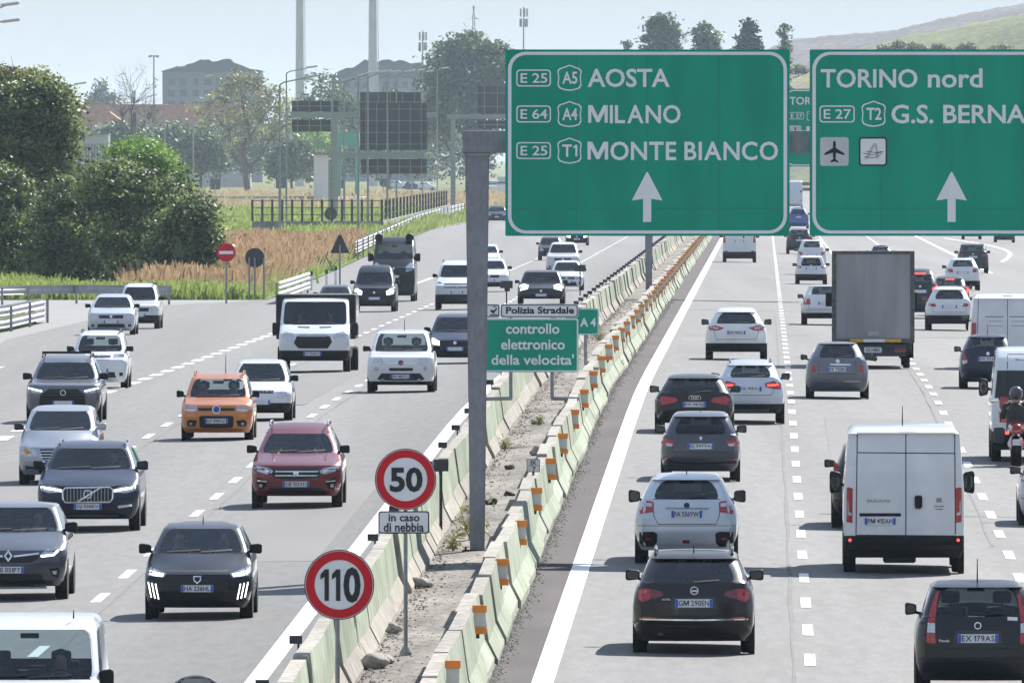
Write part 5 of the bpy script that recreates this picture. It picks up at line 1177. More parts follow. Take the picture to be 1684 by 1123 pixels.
hill('grass_hill', [(1285, 262), (1300, 128), (1340, 116), (1440, 72), (1520, 52), (1600, 38), (1684, 20), (1800, -2), (2000, -20)], 8.4, 110, HGR, .3)
for px, py, r, lab in ((1480, 74, 14, 'round dark shrub on the grass hill above the Torino nord sign, left of the biggest'), (1506, 76, 17, 'biggest round shrub on the grass hill above the Torino nord sign'), (1455, 80, 14, 'low shrub at the left end of the shrubs on the grass hill'), (1545, 78, 15, 'brown shrub on the grass hill right of the biggest shrub'), (1590, 76, 14, 'small shrub on the grass hill, farthest but one to the right'), (1645, 78, 20, 'shrub on the grass hill near the right edge of the picture'), (1313, 112, 13, 'brown shrub on the hill seen in the slot between the two signs')):
    top = lerp_prof([(1285, 262), (1300, 128), (1340, 116), (1440, 72), (1520, 52), (1600, 38), (1684, 20)], px); H_ = (300 - top) / 8.4
    v = math.asin(min(1, max(0, (300 - (py + r)) / 8.4 / H_)) ** (1 / 1.1)) / (math.pi / 2); s = F / (F / 8.4 + 110 * v)
    tree('shrub', px, py + r, s, [(px, py + r * .25, r * .85, r * .5), (px + r * .7, py + r * .5, r * .6, r * .35), (px - r * .7, py + r * .55, r * .55, r * .3)], L_OLIVE, lab, .5, 90, 16, .4, 'shrub', tr=.05, base=True)
# haze: one box of even air round the camera and everything built
HZ = bpy.data.materials.new('haze_air'); HZ.use_nodes = True; n = HZ.node_tree.nodes; l = HZ.node_tree.links; n.remove(n['Principled BSDF'])
pv = n.new('ShaderNodeVolumePrincipled'); pv.inputs['Color'].default_value = (.66, .82, 1, 1); pv.inputs['Density'].default_value = 3.6e-5; pv.inputs['Anisotropy'].default_value = .3
l.new(pv.outputs[0], n['Material Output'].inputs['Volume'])
bm = bmesh.new(); box(bm, -9500, 9500, -600, 15000, -5, 62); hz = bm_obj('haze', bm, HZ); tag(hz, kind='stuff')
# ------------------------------------------------------------------ traffic: oncoming cars (front views)
CA, CB, CC, CD = (0, 780, 3.273), (0, 440, 3.12), (400, 340, 3.743), (270, 560, 3.743)
CE, CF, CG, CH = (1000, 780, 3.6235), (1040, 470, 3.404), (1300, 380, 3.742), (1300, 660, 2.4245)
def mir(K, pts):                                     # mirrored copy of crop coordinates
    return pts
def two(K, name, pts, m, **k): return panel(K, name, pts, m, True, **k)
def bars(K, name, x0, x1, y0, y1, n, m, w=.012, vert=True):
    for i in range(n):
        t = (i + .5) / n
        if vert: line(K, name, [(x0 + (x1 - x0) * t, y0), (x0 + (x1 - x0) * t, y1)], m, w, proud=.012)
        else: line(K, name, [(x0, y0 + (y1 - y0) * t), (x1, y0 + (y1 - y0) * t)], m, w, proud=.012)
def front_std(K, lampm=LAMP, grille=True, fog=True, low=True, txt=None, hl=None, g=None, lo=None):
    z0 = .2 / K.H; zl = (K.zc - .2) / K.H; K.crop = 'u'
    hl = hl or [(.58, zl - .13), (.9, zl - .10), (.93, zl - .01), (.80, zl + .02), (.56, zl - .05)]
    two(K, 'headlight', hl, lampm)
    if grille: panel(K, 'grille', g or [(-.5, zl - .12), (.5, zl - .12), (.53, zl - .04), (-.53, zl - .04)], GRILLE)
    if low: panel(K, 'lower_grille', lo or [(-.62, .17), (.62, .17), (.55, .29), (-.55, .29)], GRILLE)
    if fog: two(K, 'fog_lamp', [(.72, .22), (.84, .22), (.84, .28), (.72, .28)], GRILLE)
    plate(K, 0, zl - .2, txt); emblem(K, 0, zl - .075, .05); wipers(K)
def rear_std(K, tm=TAIL, tl=None, txt=None, bump=True, py=.55, wip=True, gaps=True):
    K.crop = 'u'
    tl = tl or [(.62, .57), (.95, .55), (.96, .64), (.85, .67), (.62, .62)]
    two(K, 'tail_light', tl, tm); plate(K, 0, py, txt)
    if bump: two(K, 'reflector', [(.7, .27), (.88, .27), (.88, .295), (.7, .295)], TAILD)
    emblem(K, 0, py + .1, .045)
    if gaps and K.s > 40:
        line(K, 'hatch_seam', [(-.74, .58), (-.70, .42), (.70, .42), (.74, .58)], w=.012); line(K, 'bumper_seam', [(-.95, .385), (.95, .385)], w=.010)
    if wip: wipers(K)
# --- black hatchback with lit claws
K = car('car', 'black hatchback with three slanted light strips under each headlamp, nearest of the middle lane', 'car', 'f', 328, 1016, 176, 857.5, 909.5, 868.5, BLACK, 'hatch', yl=941, mirrors=(.2, .15), ant=(0, .09, 2.6)); K208 = K
K.crop = CA
two(K, 'headlight', [(1245, 533), (1335, 503), (1352, 512), (1345, 545), (1258, 553)], LAMP)
two(K, 'headlight_lens', [(1258, 535), (1335, 518), (1335, 540), (1265, 549)], LAMPON, proud=.012)
for a in range(3): line(K, 'running_light', [(1302 + 20 * a, 588 - 4 * a), (1285 + 20 * a, 672 - 5 * a)], LAMPON, .015, mirror=True, proud=.01)
panel(K, 'grille', [(925, 545), (1215, 545), (1240, 560), (1230, 660), (1180, 690), (960, 690), (905, 660), (900, 560)], GRILLE)
line(K, 'grille_trim', [(930, 545), (1210, 545)], PLAST, .02); panel(K, 'emblem', [(1049, 545), (1092, 545), (1090, 570), (1070, 588), (1051, 570)], CHROME, proud=.02); panel(K, 'emblem_core', [(1055, 551), (1086, 551), (1084, 568), (1070, 580), (1057, 568)], GRILLE, proud=.026); plate(K, 1070, 613, 'HA 236HL'); wipers(K)
line(K, 'bonnet_seam', [(905, 520), (1235, 520)], w=.012)
# --- dark blue SUV with chrome framed grille
K = car('car', 'dark blue SUV with a chrome framed upright bar grille and lit headlamps', 'car', 'f', 147, 872.5, 167, 724.5, 771.5, 736.5, DBLUE, 'suv', yl=796, mirrors=(.22, .17), rails=CHROME, mcol=DBLUE); KXC = K
K.crop = CA
ch = [(335, 88), (350, 72), (590, 68), (606, 82), (604, 130), (590, 148), (350, 150), (338, 132)]; ch = [(x + 10, y) for x, y in ch]
panel(K, 'grille', ch, GRILLE); ch2 = ch + ch[:1]; line(K, 'grille_frame', ch2[:5], CHROME, .028, proud=.014); line(K, 'grille_frame', ch2[4:], CHROME, .028, proud=.014); bars(K, 'grille_bar', 362, 600, 78, 142, 13, RIM, .018)
line(K, 'grille_slash', [(425, 146), (548, 72)], CHROME, .025, proud=.02); emblem(K, 481, 106, .085, ring=.7)
two(K, 'headlight', [(615, 82), (650, 68), (738, 52), (742, 66), (735, 86), (690, 100), (622, 97)], LAMP); line(K, 'running_light', [(622, 88), (735, 68)], LAMPON, .035, mirror=True, proud=.012)
panel(K, 'lower_grille', [(350, 178), (610, 178), (625, 215), (335, 215)], GRILLE); two(K, 'fog_trim', [(640, 168), (715, 160), (720, 172), (645, 182)], CHROME); line(K, 'skid_trim', [(315, 222), (645, 222)], CHROME, .03); plate(K, 481, 173, 'GJ 026KV'); wipers(K); line(K, 'bonnet_seam', [(330, 60), (630, 60)], w=.012)
# --- slate crossover at the left edge
K = car('car', 'slate blue crossover with a diamond badge, cut by the left edge of the picture', 'car', 'f', 17, 985, 190, 825, 874, 833.5, SLATE, 'suv', yl=902, mirrors=(.21, .17), lenf=4.2); KCAP = K
K.crop = CA
two(K, 'headlight', [(225, 432), (262, 402), (318, 388), (326, 418), (300, 438), (232, 446)], LAMP); line(K, 'running_light', [(232, 440), (300, 432), (322, 408)], LAMPON, .03, mirror=True, proud=.012)
panel(K, 'grille', [(-110, 432), (220, 432), (215, 452), (170, 475), (-60, 475), (-105, 452)], GRILLE); line(K, 'grille_trim', [(85, 440), (220, 424)], CHROME, .03, mirror=True, proud=.012)
K2 = [(56, 405), (80, 437), (56, 470), (32, 437)]; panel(K, 'emblem', K2, CHROME, proud=.03); panel(K, 'emblem_core', [(56, 420), (68, 437), (56, 455), (44, 437)], GRILLE, proud=.036); plate(K, 56, 513, 'GE 051PT')
two(K, 'fog_trim', [(272, 505), (325, 500), (332, 520), (322, 556), (292, 545)], PLAST); two(K, 'fog_lamp', [(290, 520), (315, 518), (312, 540), (296, 536)], LAMP, proud=.014)
panel(K, 'lower_grille', [(-120, 535), (230, 535), (255, 585), (-145, 585)], GRILLE); panel(K, 'skid_plate', [(-150, 595), (255, 592), (262, 615), (-155, 620)], RIM); wipers(K)
# --- white van, bottom left
K = car('van', 'white small van cut by the lower left corner, its driver seen through the windscreen', 'van', 'f', 45, 1248, 238, 1011, 1117, 1034, WHITE, 'lcv', mirrors=(.2, .26), ant=(.55, .08, 2.0), wr=.9, mz=1.02); KVAN = K
front_std(K)
# --- dark red crossover estate
K = car('car', 'dark red crossover estate with roof rails and black lower bumper', 'car', 'f', 489, 834, 148, 694, 744.5, 712.5, RED, 'suv', yl=763, rails=RIM, mirrors=(.2, .15), clad=812); KJOG = K
K.crop = CD
two(K, 'headlight', [(962, 800), (990, 785), (1078, 766), (1082, 785), (1055, 806), (1000, 822), (970, 815)], LAMP); two(K, 'headlight_lens', [(985, 797), (1015, 790), (1015, 808), (990, 812)], CHROME, proud=.012)
panel(K, 'grille', [(600, 785), (680, 782), (955, 782), (975, 800), (955, 842), (800, 855), (690, 845), (660, 825)], GRILLE); line(K, 'grille_trim', [(690, 805), (955, 805)], CHROME, .022, proud=.012); line(K, 'grille_trim', [(690, 830), (950, 830)], CHROME, .018, proud=.012); panel(K, 'emblem', [(798, 806), (838, 806), (828, 832), (818, 818), (808, 832)], CHROME, proud=.025)
plate(K, 818, 883, 'GB 132VD'); panel(K, 'lower_grille', [(660, 905), (980, 905), (1015, 942), (630, 942)], GRILLE); two(K, 'fog_trim', [(990, 868), (1062, 842), (1068, 905), (1020, 912)], PLAST); two(K, 'fog_lamp', [(1028, 885), (1048, 882), (1048, 902), (1030, 904)], LAMP, proud=.014); line(K, 'fog_chrome', [(1000, 868), (1060, 862)], CHROME, .022, mirror=True, proud=.014); wipers(K)
for a in (-.45, .45): K.crop = 'u'; line(K, 'bonnet_crease', [(a * .8, .70), (a, .635)], RED, .03, proud=.006)
# --- orange city car
K = car('car', 'orange boxy city car with a round badge in a black slot', 'car', 'f', 358, 723, 118, 612, 653, 622.8, ORANGE, 'city', yl=664, mirrors=(.17, .15), rails=ORANGE, ant=(.15, .42, 1.9), clad=712); KPAN = K
K.crop = CD
two(K, 'headlight', [(448, 398), (478, 388), (530, 390), (540, 405), (532, 428), (490, 440), (452, 432)], LAMP); panel(K, 'grille', [(216, 414), (440, 414), (440, 432), (216, 432)], GRILLE); emblem(K, 328, 424, .095); panel(K, 'badge_core', circ(*px2(K, [(328, 424)])[0], .075, 16), mat('badge_blue', (.06, .08, .35), .3), proud=.018, local=True)
panel(K, 'lower_grille', [(222, 470), (240, 462), (420, 462), (434, 470), (432, 525), (418, 542), (240, 542), (224, 525)], GRILLE); plate(K, 328, 495, 'GF 890NZ'); two(K, 'fog_trim', [(450, 492), (500, 488), (512, 500), (508, 528), (460, 528)], PLAST); two(K, 'fog_lamp', [(480, 505), (497, 504), (497, 520), (482, 521)], LAMP, proud=.014); two(K, 'indicator', [(460, 455), (515, 452), (515, 468), (462, 472)], AMB); wipers(K)
# --- white small hatchback behind it
K = car('car', 'white hatchback half hidden behind the orange city car', 'car', 'f', 428, 691, 106, 590.5, 626.8, 597.4, WHITE, 'hatch', yl=642, clad=666)
front_std(K, g=[(-.42, .46), (.42, .46), (.45, .51), (-.45, .51)])
# --- white flatbed lorry
K = car('lorry', 'white flatbed lorry with a dark wide body behind its cab', 'lorry', 'f', 518, 612, 116, 485.6, 533.7, 496, WHITE, 'van', yl=547, clad=574, mirrors=(.2, .36), mz=1.25, c=.34, R_=.36, wr=.93); KTRA = K
K.crop = CC
two(K, 'headlight', [(556, 800), (570, 780), (622, 768), (640, 785), (632, 815), (600, 830), (570, 830)], LAMP); panel(K, 'grille', [(335, 798), (350, 790), (515, 790), (540, 800), (552, 832), (525, 872), (345, 872), (316, 838)], GRILLE); bars(K, 'grille_bar', 335, 535, 800, 865, 3, PLAST, .02, False); plate(K, 430, 905, 'FT 954KV'); wipers(K)
two(K, 'vent', [(470, 740), (545, 738), (545, 745), (475, 748)], GRILLE)
bm = bmesh.new(); L0 = -K.L / 2; hb = K.hw * 1.13; box(bm, -hb, hb, L0 + 2.0, K.L / 2 + .25, .95, K.H + .03, .03); bm_obj('cargo_bed', bm, mat('dark_tarpaulin', (.02, .02, .022), .7, var=.2), K.root)
bm = bmesh.new()
for sx in (-1, 1): box(bm, sx * hb - .012, sx * hb + .012, L0 + 2.1, K.L / 2 + .1, 1.3, 2.1, .01)
bm_obj('side_panel', bm, SILVER, K.root)
for sx in (-1, 1): wheel(K.root, sx * (K.hw * 1.05), K.L / 2 - 1.0, .36)
# --- white tall hatchback with round lamps
K = car('car', 'white tall hatchback with round lamps and a dark lower bumper, left of the gantry pole', 'car', 'f', 660, 645, 111, 541.7, 577.8, 548.4, WHITE, 'mpv', yl=586, clad=628, ant=(.05, .3, 2.4)); K500 = K
K.crop = CC
for X_, Y_, r in ((1112, 952, .13), (1125, 1000, .06)):
    (u, v), = px2(K, [(X_, Y_)]); panel(K, 'headlight', circ(u, v, r, 18), LAMP, True, local=True)
panel(K, 'grille', [(900, 992), (1050, 992), (1045, 1010), (905, 1010)], GRILLE); panel(K, 'lower_grille', [(855, 1025), (1092, 1025), (1120, 1060), (1080, 1080), (870, 1080), (828, 1060)], GRILLE); line(K, 'grille_trim', [(880, 965), (1070, 965)], CHROME, .025, proud=.012); emblem(K, 974, 960, .07, TAILD); plate(K, 972, 1045, 'FK 482TL'); wipers(K); two(K, 'fog_lamp', [(1075, 1060), (1095, 1058), (1095, 1075), (1078, 1077)], LAMP, proud=.012)
# --- others on the left carriageway
K = car('car', 'dark blue hatchback partly hidden by the gantry pole', 'car', 'f', 749, 598, 90, 515, 545.7, 521.7, DBLUE, 'hatch', yl=558); front_std(K, LAMPON)
K = car('car', 'black off-roader right behind the flatbed lorry, in front of the tall black van', 'car', 'f', 616, 513, 71, 436, 467, 447, BLACK, 'suv', yl=473, lenf=4.8, wr=.82); front_std(K, LAMPON, g=[(-.5, .42), (.5, .42), (.52, .54), (-.52, .54)])
K = car('van', 'tall black van with round lamps on the roof corners', 'van', 'f', 648, 496, 70, 390, 426, 402, BLACK, 'van', yl=440, mirrors=(.25, .35), lenf=6.0, glass=MGLASS); front_std(K, LAMP)
for sx in (-1, 1): bm = bmesh.new(); lathe(bm, [(.02, -.12), (.17, -.1), (.19, 0), (.17, .1)], 'z', 14, Matrix.Translation((sx * K.hw * .72, -K.L / 2 + 1.9, K.H - .02)) @ Matrix.Rotation(R(90), 4, 'X')); bm_obj('roof_lamp', fixn(bm), PLAST, K.root, 40)
K = car('car', 'dark car whose windscreen shows just above the flatbed lorry', 'car', 'f', 551, 540, 62, 468, 487, 472, DGREY, 'hatch'); front_std(K)
K = car('pickup', 'white bonneted vehicle with a bar on its roof, cut by the gantry pole', 'car', 'f', 752, 509.5, 72, 428, 456, 436, WHITE, 'suv', yl=468.5, clad=484, rails=PLAST, wr=.8); front_std(K, g=[(-.6, .44), (.6, .44), (.6, .54), (-.6, .54)])
K = car('car', 'grey SUV with a big dark grille and a black bar on its roof', 'car', 'f', 106, 694, 123, 583, 623.5, 596, GREY, 'suv', yl=632, rails=PLAST, mirrors=(.22, .16)); K.crop = CB
panel(K, 'grille', [(212, 655), (258, 622), (405, 622), (442, 652), (446, 700), (430, 712), (222, 712), (206, 700)], GRILLE); bars(K, 'grille_bar', 225, 430, 640, 705, 4, PLAST, .02, False); two(K, 'headlight', [(435, 632), (510, 613), (522, 622), (512, 640), (450, 646)], LAMP); line(K, 'running_light', [(440, 634), (512, 618)], LAMPON, .03, mirror=True, proud=.012); emblem(K, 330, 642, .07, ring=.75); plate(K, 330, 695); wipers(K)
bm = bmesh.new(); zt_ = K.H + .06; tube(bm, [(-K.hw * .66, -.1, zt_), (K.hw * .66, -.1, zt_)], .03, 6); bm_obj('roof_bar', bm, PLAST, K.root)
K = car('car', 'silver people carrier with large headlamps in the outer lane, ahead of the grey SUV', 'car', 'f', 98, 795, 131, 666.5, 707.5, 675.6, SILVER, 'mpv', yl=733, mcol=SILVER, mirrors=(.2, .14)); K.crop = CB
two(K, 'headlight', [(415, 962), (420, 940), (470, 908), (500, 915), (492, 955), (470, 968)], LAMP); two(K, 'headlight_lens', [(440, 950), (475, 925), (485, 935), (470, 958)], AMB, proud=.012); panel(K, 'grille', [(212, 930), (400, 930), (385, 982), (228, 982)], GRILLE); bars(K, 'grille_bar', 218, 395, 935, 980, 3, CHROME, .015, False); panel(K, 'lower_grille', [(200, 1025), (412, 1025), (400, 1062), (212, 1062)], GRILLE); two(K, 'fog_lamp', [(432, 1022), (485, 1015), (482, 1040), (436, 1046)], GRILLE); plate(K, 306, 1000); emblem(K, 306, 915, .07); wipers(K)
K = car('car', 'white boxy city car with roof rails between the grey SUV and the slip road', 'car', 'f', 164, 638.5, 94, 543, 577.8, 551.5, WHITE, 'city', yl=590, rails=PLAST, lenf=3.6); front_std(K, g=[(-.4, .50), (.4, .50), (.4, .58), (-.4, .58)], hl=[(.5, .50), (.85, .50), (.88, .60), (.5, .60)])
K = car('car', 'white rounded hatchback at the head of the slip road lane', 'car', 'f', 184, 552, 78, 483, 506, 488.7, OFFW, 'hatch', yl=514); front_std(K)
K = car('car', 'white off-roader with a dark lower bumper, behind the rounded white hatchback', 'car', 'f', 228, 542, 70, 465.6, 493.8, 472, WHITE, 'suv', yl=501.5, clad=518, rails=PLAST); front_std(K)
K = car('car', 'dark grey SUV with glaring lit headlamps right above the Polizia Stradale strip', 'car', 'f', 890, 500.5, 77, 443.7, 466, 447.6, DGREY, 'suv', yl=473); front_std(K, LAMPON, g=[(-.55, .36), (.55, .36), (.6, .5), (-.6, .5)], hl=[(.55, .46), (.9, .40), (.92, .54), (.75, .60), (.55, .56)])
K = car('car', 'white hatchback right behind the dark grey SUV with lit headlamps', 'car', 'f', 932, 478, 55, 428, 446, 431.5, WHITE, 'hatch', yl=453); front_std(K)
K = car('car', 'white SUV with a black grille behind the white hatchback of the inner lane', 'car', 'f', 926, 452, 55, 398, 416, 401.8, WHITE, 'suv', yl=421); front_std(K)
K = car('car', 'dark SUV just below the lower edge of the Aosta sign, left of the white SUV', 'car', 'f', 905, 428, 40, 388.5, 402.5, 391.5, DGREY, 'suv', yl=407); front_std(K)
K = car('car', 'black car with lit lamps, its roof hidden by the Aosta sign', 'car', 'f', 949, 404, 38, 371, 382, 374, BLACK, 'hatch'); front_std(K, LAMPON)
K = car('car', 'white SUV with a dark lower front, just right of the gantry pole', 'car', 'f', 805, 480, 64, 424, 442.6, 429, WHITE, 'suv', yl=451, clad=466); front_std(K)
K = car('car', 'white car just behind the white SUV beside the gantry pole', 'car', 'f', 802, 452, 42, 401, 416, 405, WHITE, 'hatch'); front_std(K)
K = car('car', 'dark blue car in the slot between the gantry pole and the Aosta sign', 'car', 'f', 817, 366, 34, 338, 348, 341, DBLUE, 'hatch'); front_std(K)
K = car('car', 'pale car far off in the slot between the gantry pole and the Aosta sign', 'car', 'f', 812, 318, 22, 296, 304, 298, OFFW, 'suv')
K = car('van', 'pale van far off beside the left edge of the Aosta sign', 'van', 'f', 828, 322, 22, 288, 302, 291, OFFW, 'van')
K = car('car', 'hazy white car seen from the side under the large ribbed panel', 'car', 'f', 655, 312, 17, 297, 302, 298, OFFW, 'suv', head=R(80))
K = car('car', 'hazy dark car seen from the side under the large ribbed panel', 'car', 'f', 681, 313, 17, 298, 303, 299, DBLUE, 'hatch', head=R(80))
K = car('car', 'hazy white car among the weeds near the right edge of the large ribbed panel', 'car', 'f', 703, 314, 17, 299, 304, 300, WHITE, 'hatch', head=R(80))

for px, py, w, c_, lab, cat in ((334, 297, 15, WHITE, 'hazy white car parked beyond the dry meadow, left of the leaning tree', 'car'), (372, 297, 15, SILVER, 'hazy silver car parked beyond the dry meadow, behind the leaning tree trunk', 'car'), (300, 297, 15, DBLUE, 'hazy dark car parked beyond the dry meadow, farthest left', 'car'), (505, 300, 17, WHITE, 'hazy white car parked beyond the dry meadow, left of the white kiosk', 'car')):
    car('car', lab, cat, 'f', px, py, w, py - 12, py - 7, py - 11, c_, 'hatch', head=R(75))
# ------------------------------------------------------------------ traffic: departing cars (rear views)
K = car('car', 'black brown estate with a round chrome badge, nearest car in the inner departing lane', 'car', 'r', 1141, 1072.5, 200, 904.5, 959, 919.5, BROWN, 'hatch', glass=TGLASS, lenf=4.7, rails=BROWN, mirrors=(.21, .15), ant=(0, .09, 4.0), wr=.80, prof_r=None, rwl=.5); KOP = K
K.crop = CE
two(K, 'tail_light', [(690, 722), (702, 698), (768, 682), (765, 742), (740, 738)], TAILD); two(K, 'tail_light', [(770, 682), (825, 682), (842, 700), (840, 745), (815, 760), (768, 742)], TAIL)
line(K, 'bumper_trim', [(190, 862), (515, 866), (836, 862)], CHROME, .022, proud=.012); two(K, 'reflector', [(735, 850), (815, 846), (818, 857), (735, 860)], TAIL); emblem(K, 515, 692, .062, ring=.72); panel(K, 'emblem_bolt', [(500, 690), (533, 688), (533, 696), (500, 698)], CHROME, proud=.014); plate(K, 513, 766, 'GM 290EN', .55, .12)
line(K, 'hatch_seam', [(262, 640), (270, 800), (300, 838), (730, 838), (758, 800), (768, 640)], w=.012); line(K, 'bumper_crease', [(165, 900), (515, 905), (862, 900)], w=.012); panel(K, 'plate_recess', [(385, 730), (640, 730), (650, 800), (375, 800)], DGREY, proud=.002); panel(K, 'exhaust', [(298, 942), (330, 942), (330, 958), (298, 958)], CHROME, proud=.02); wipers(K)
text('model_lettering', 'ASTRA', -.46, -.33, px2(K, [(0, 750)])[0][1], px2(K, [(0, 738)])[0][1], K.L / 2 + .004, CHROME, K.root, .02, rear=True)
K = car('car', 'silver white crossover with dark corner pads in its rear bumper, inner departing lane', 'car', 'r', 1129, 926, 169, 777.5, 821.4, 790, OFFW, 'suv', glass=MGLASS, clad=903, mirrors=(.2, .2), ant=(0, .09, 3.4), wr=.76); KSU = K
K.crop = CE
two(K, 'tail_light', [(660, 170), (672, 160), (735, 155), (750, 185), (744, 236), (664, 224)], TAIL); two(K, 'tail_lens', [(670, 172), (720, 168), (722, 188), (672, 194)], LAMP, proud=.012); line(K, 'boot_trim', [(345, 200), (600, 203)], RIM, .03, proud=.012); emblem(K, 470, 185, .05, DBLUE); plate(K, 470, 236, 'FA 556YW', .52, .12); two(K, 'bumper_pad', [(640, 352), (665, 340), (768, 345), (768, 432), (665, 432), (642, 405)], PLAST); two(K, 'reflector', [(675, 378), (712, 378), (712, 388), (675, 388)], TAIL, proud=.012); panel(K, 'fog_light', [(446, 390), (486, 390), (486, 410), (446, 410)], TAILD); line(K, 'hatch_seam', [(268, 175), (275, 250), (300, 296), (645, 296), (662, 250), (668, 175)], w=.012); line(K, 'bumper_seam', [(180, 305), (760, 305)], w=.008); wipers(K)
K = car('car', 'slate grey hatchback with a ridge across its bumper, third in the inner departing lane', 'car', 'r', 1152, 790, 130, 676.5, 714, 686, SLATE, 'mpv', glass=MGLASS, mirrors=(.2, .15), ant=(0, .07, 3.0), wr=.78); K.crop = CF
two(K, 'tail_light', [(528, 862), (590, 855), (602, 880), (590, 897), (552, 903), (530, 892)], TAIL); two(K, 'tail_lens', [(535, 884), (575, 880), (570, 896), (540, 897)], LAMP, proud=.012); plate(K, 383, 898, 'EJ 597TA'); panel(K, 'emblem', [(375, 845), (392, 845), (388, 862), (380, 862)], CHROME); two(K, 'reflector', [(538, 966), (580, 963), (580, 980), (540, 983)], TAILD); line(K, 'hatch_seam', [(222, 850), (230, 930), (536, 930), (545, 850)], w=.014); line(K, 'bumper_ridge', [(168, 985), (383, 995), (600, 985)], PLAST, .05); wipers(K)
K = car('car', 'black brown estate with four rings on its tailgate, fourth in the inner departing lane', 'car', 'r', 1142, 712, 130, 615, 646, 623, BROWN, 'suv', glass=MGLASS, mirrors=(.21, .15), wr=.75); K.crop = CF
two(K, 'tail_light', [(440, 640), (455, 626), (525, 618), (546, 640), (538, 668), (495, 662), (450, 652)], TAIL)
for q in range(4): emblem(K, 329 + 14 * q, 627, .055, ring=.75, name='emblem_ring')
plate(K, 348, 664, 'EX 063JJ'); line(K, 'hatch_seam', [(190, 640), (200, 690), (500, 690), (510, 640)], w=.012); wipers(K); line(K, 'bumper_seam', [(145, 720), (560, 720)], w=.01)
K = car('car', 'pale silver crossover with wide red lamps, right of the car with four rings', 'car', 'r', 1234, 696, 112, 591, 621, 601.5, OFFW, 'suv', clad=664, mirrors=(.2, .15), rails=RIM); K.crop = CF
two(K, 'tail_light', [(742, 545), (790, 532), (832, 548), (832, 580), (790, 578), (745, 566)], TAIL); two(K, 'tail_lens', [(755, 552), (820, 550), (820, 560), (757, 562)], TAILON, proud=.012); plate(K, 660, 577, 'GL 155XJ'); line(K, 'hatch_seam', [(515, 550), (530, 612), (780, 612), (800, 560)], w=.012); panel(K, 'skid_plate', [(560, 690), (770, 690), (760, 710), (570, 710)], RIM); wipers(K)
K = car('car', 'white crossover alone in the inner departing lane beyond the pale silver one', 'car', 'r', 1211, 592, 101, 505, 532, 514, WHITE, 'suv', glass=TGLASS, clad=565, mirrors=(.21, .16), wr=.74); K.crop = CF
two(K, 'tail_light', [(648, 236), (700, 222), (738, 228), (732, 250), (680, 250)], TAIL); two(K, 'tail_lens', [(680, 234), (715, 230), (714, 240), (684, 243)], LAMP, proud=.012); plate(K, 582, 262, 'GD 081ZL'); line(K, 'hatch_seam', [(455, 240), (470, 300), (695, 300), (708, 240)], w=.014); wipers(K)
K = car('car', 'grey small rounded car in the middle departing lane, in front of the box lorry', 'car', 'r', 1377, 655, 103, 561.7, 588.4, 566, GREY, 'city', glass=MGLASS, mirrors=(.17, .13), wr=.70, rwl=.45, lenf=3.55); K.crop = CG
two(K, 'tail_light', [(416, 826), (440, 823), (452, 868), (420, 866)], TAIL); plate(K, 290, 850, 'FX 720RS'); line(K, 'boot_trim', [(245, 820), (370, 822)], CHROME, .035, proud=.014); line(K, 'hatch_seam', [(178, 800), (170, 880), (405, 880), (400, 800)], w=.014); line(K, 'bumper_trim', [(140, 925), (430, 925)], CHROME, .02); emblem(K, 290, 800, .05); wipers(K)
# --- black city car at the lower right corner
K = car('car', 'black boxy city car with tall red corner lamps at the lower right corner', 'car', 'r', 1607, 1137, 203, 953.5, 1014.7, 967, BLACK, 'city', mirrors=(.16, .16), ant=(0, .3, 2.9), wr=.82, rwl=.2); KPB = K
K.crop = CH
two(K, 'tail_light', [(896, 757), (905, 752), (925, 800), (945, 880), (950, 960), (912, 965), (915, 880), (905, 800)], TAIL); two(K, 'tail_lens', [(914, 885), (943, 882), (946, 920), (914, 922)], LAMP, proud=.012); plate(K, 745, 944, 'EX 179AS', .56, .12); emblem(K, 744, 893, .05); panel(K, 'emblem_core', circ(*px2(K, [(744, 893)])[0], .036, 14), GRILLE, proud=.018, local=True)
line(K, 'hatch_seam', [(590, 760), (572, 965), (918, 965), (900, 760)], w=.012); panel(K, 'plate_recess', [(655, 912), (835, 912), (845, 970), (645, 970)], DGREY, proud=.002); line(K, 'bumper_seam', [(520, 985), (965, 985)], w=.012); panel(K, 'sticker', [(862, 858), (902, 860), (902, 874), (862, 872)], WHITEP, proud=.008); wipers(K)
text('model_lettering', 'Panda', (590 / 2.4245 + 1300 - 1607) / K.s, (632 / 2.4245 + 1300 - 1607) / K.s, px2(K, [(0, 958)])[0][1], px2(K, [(0, 947)])[0][1], K.L / 2 + .004, CHROME, K.root, .02, rear=True)
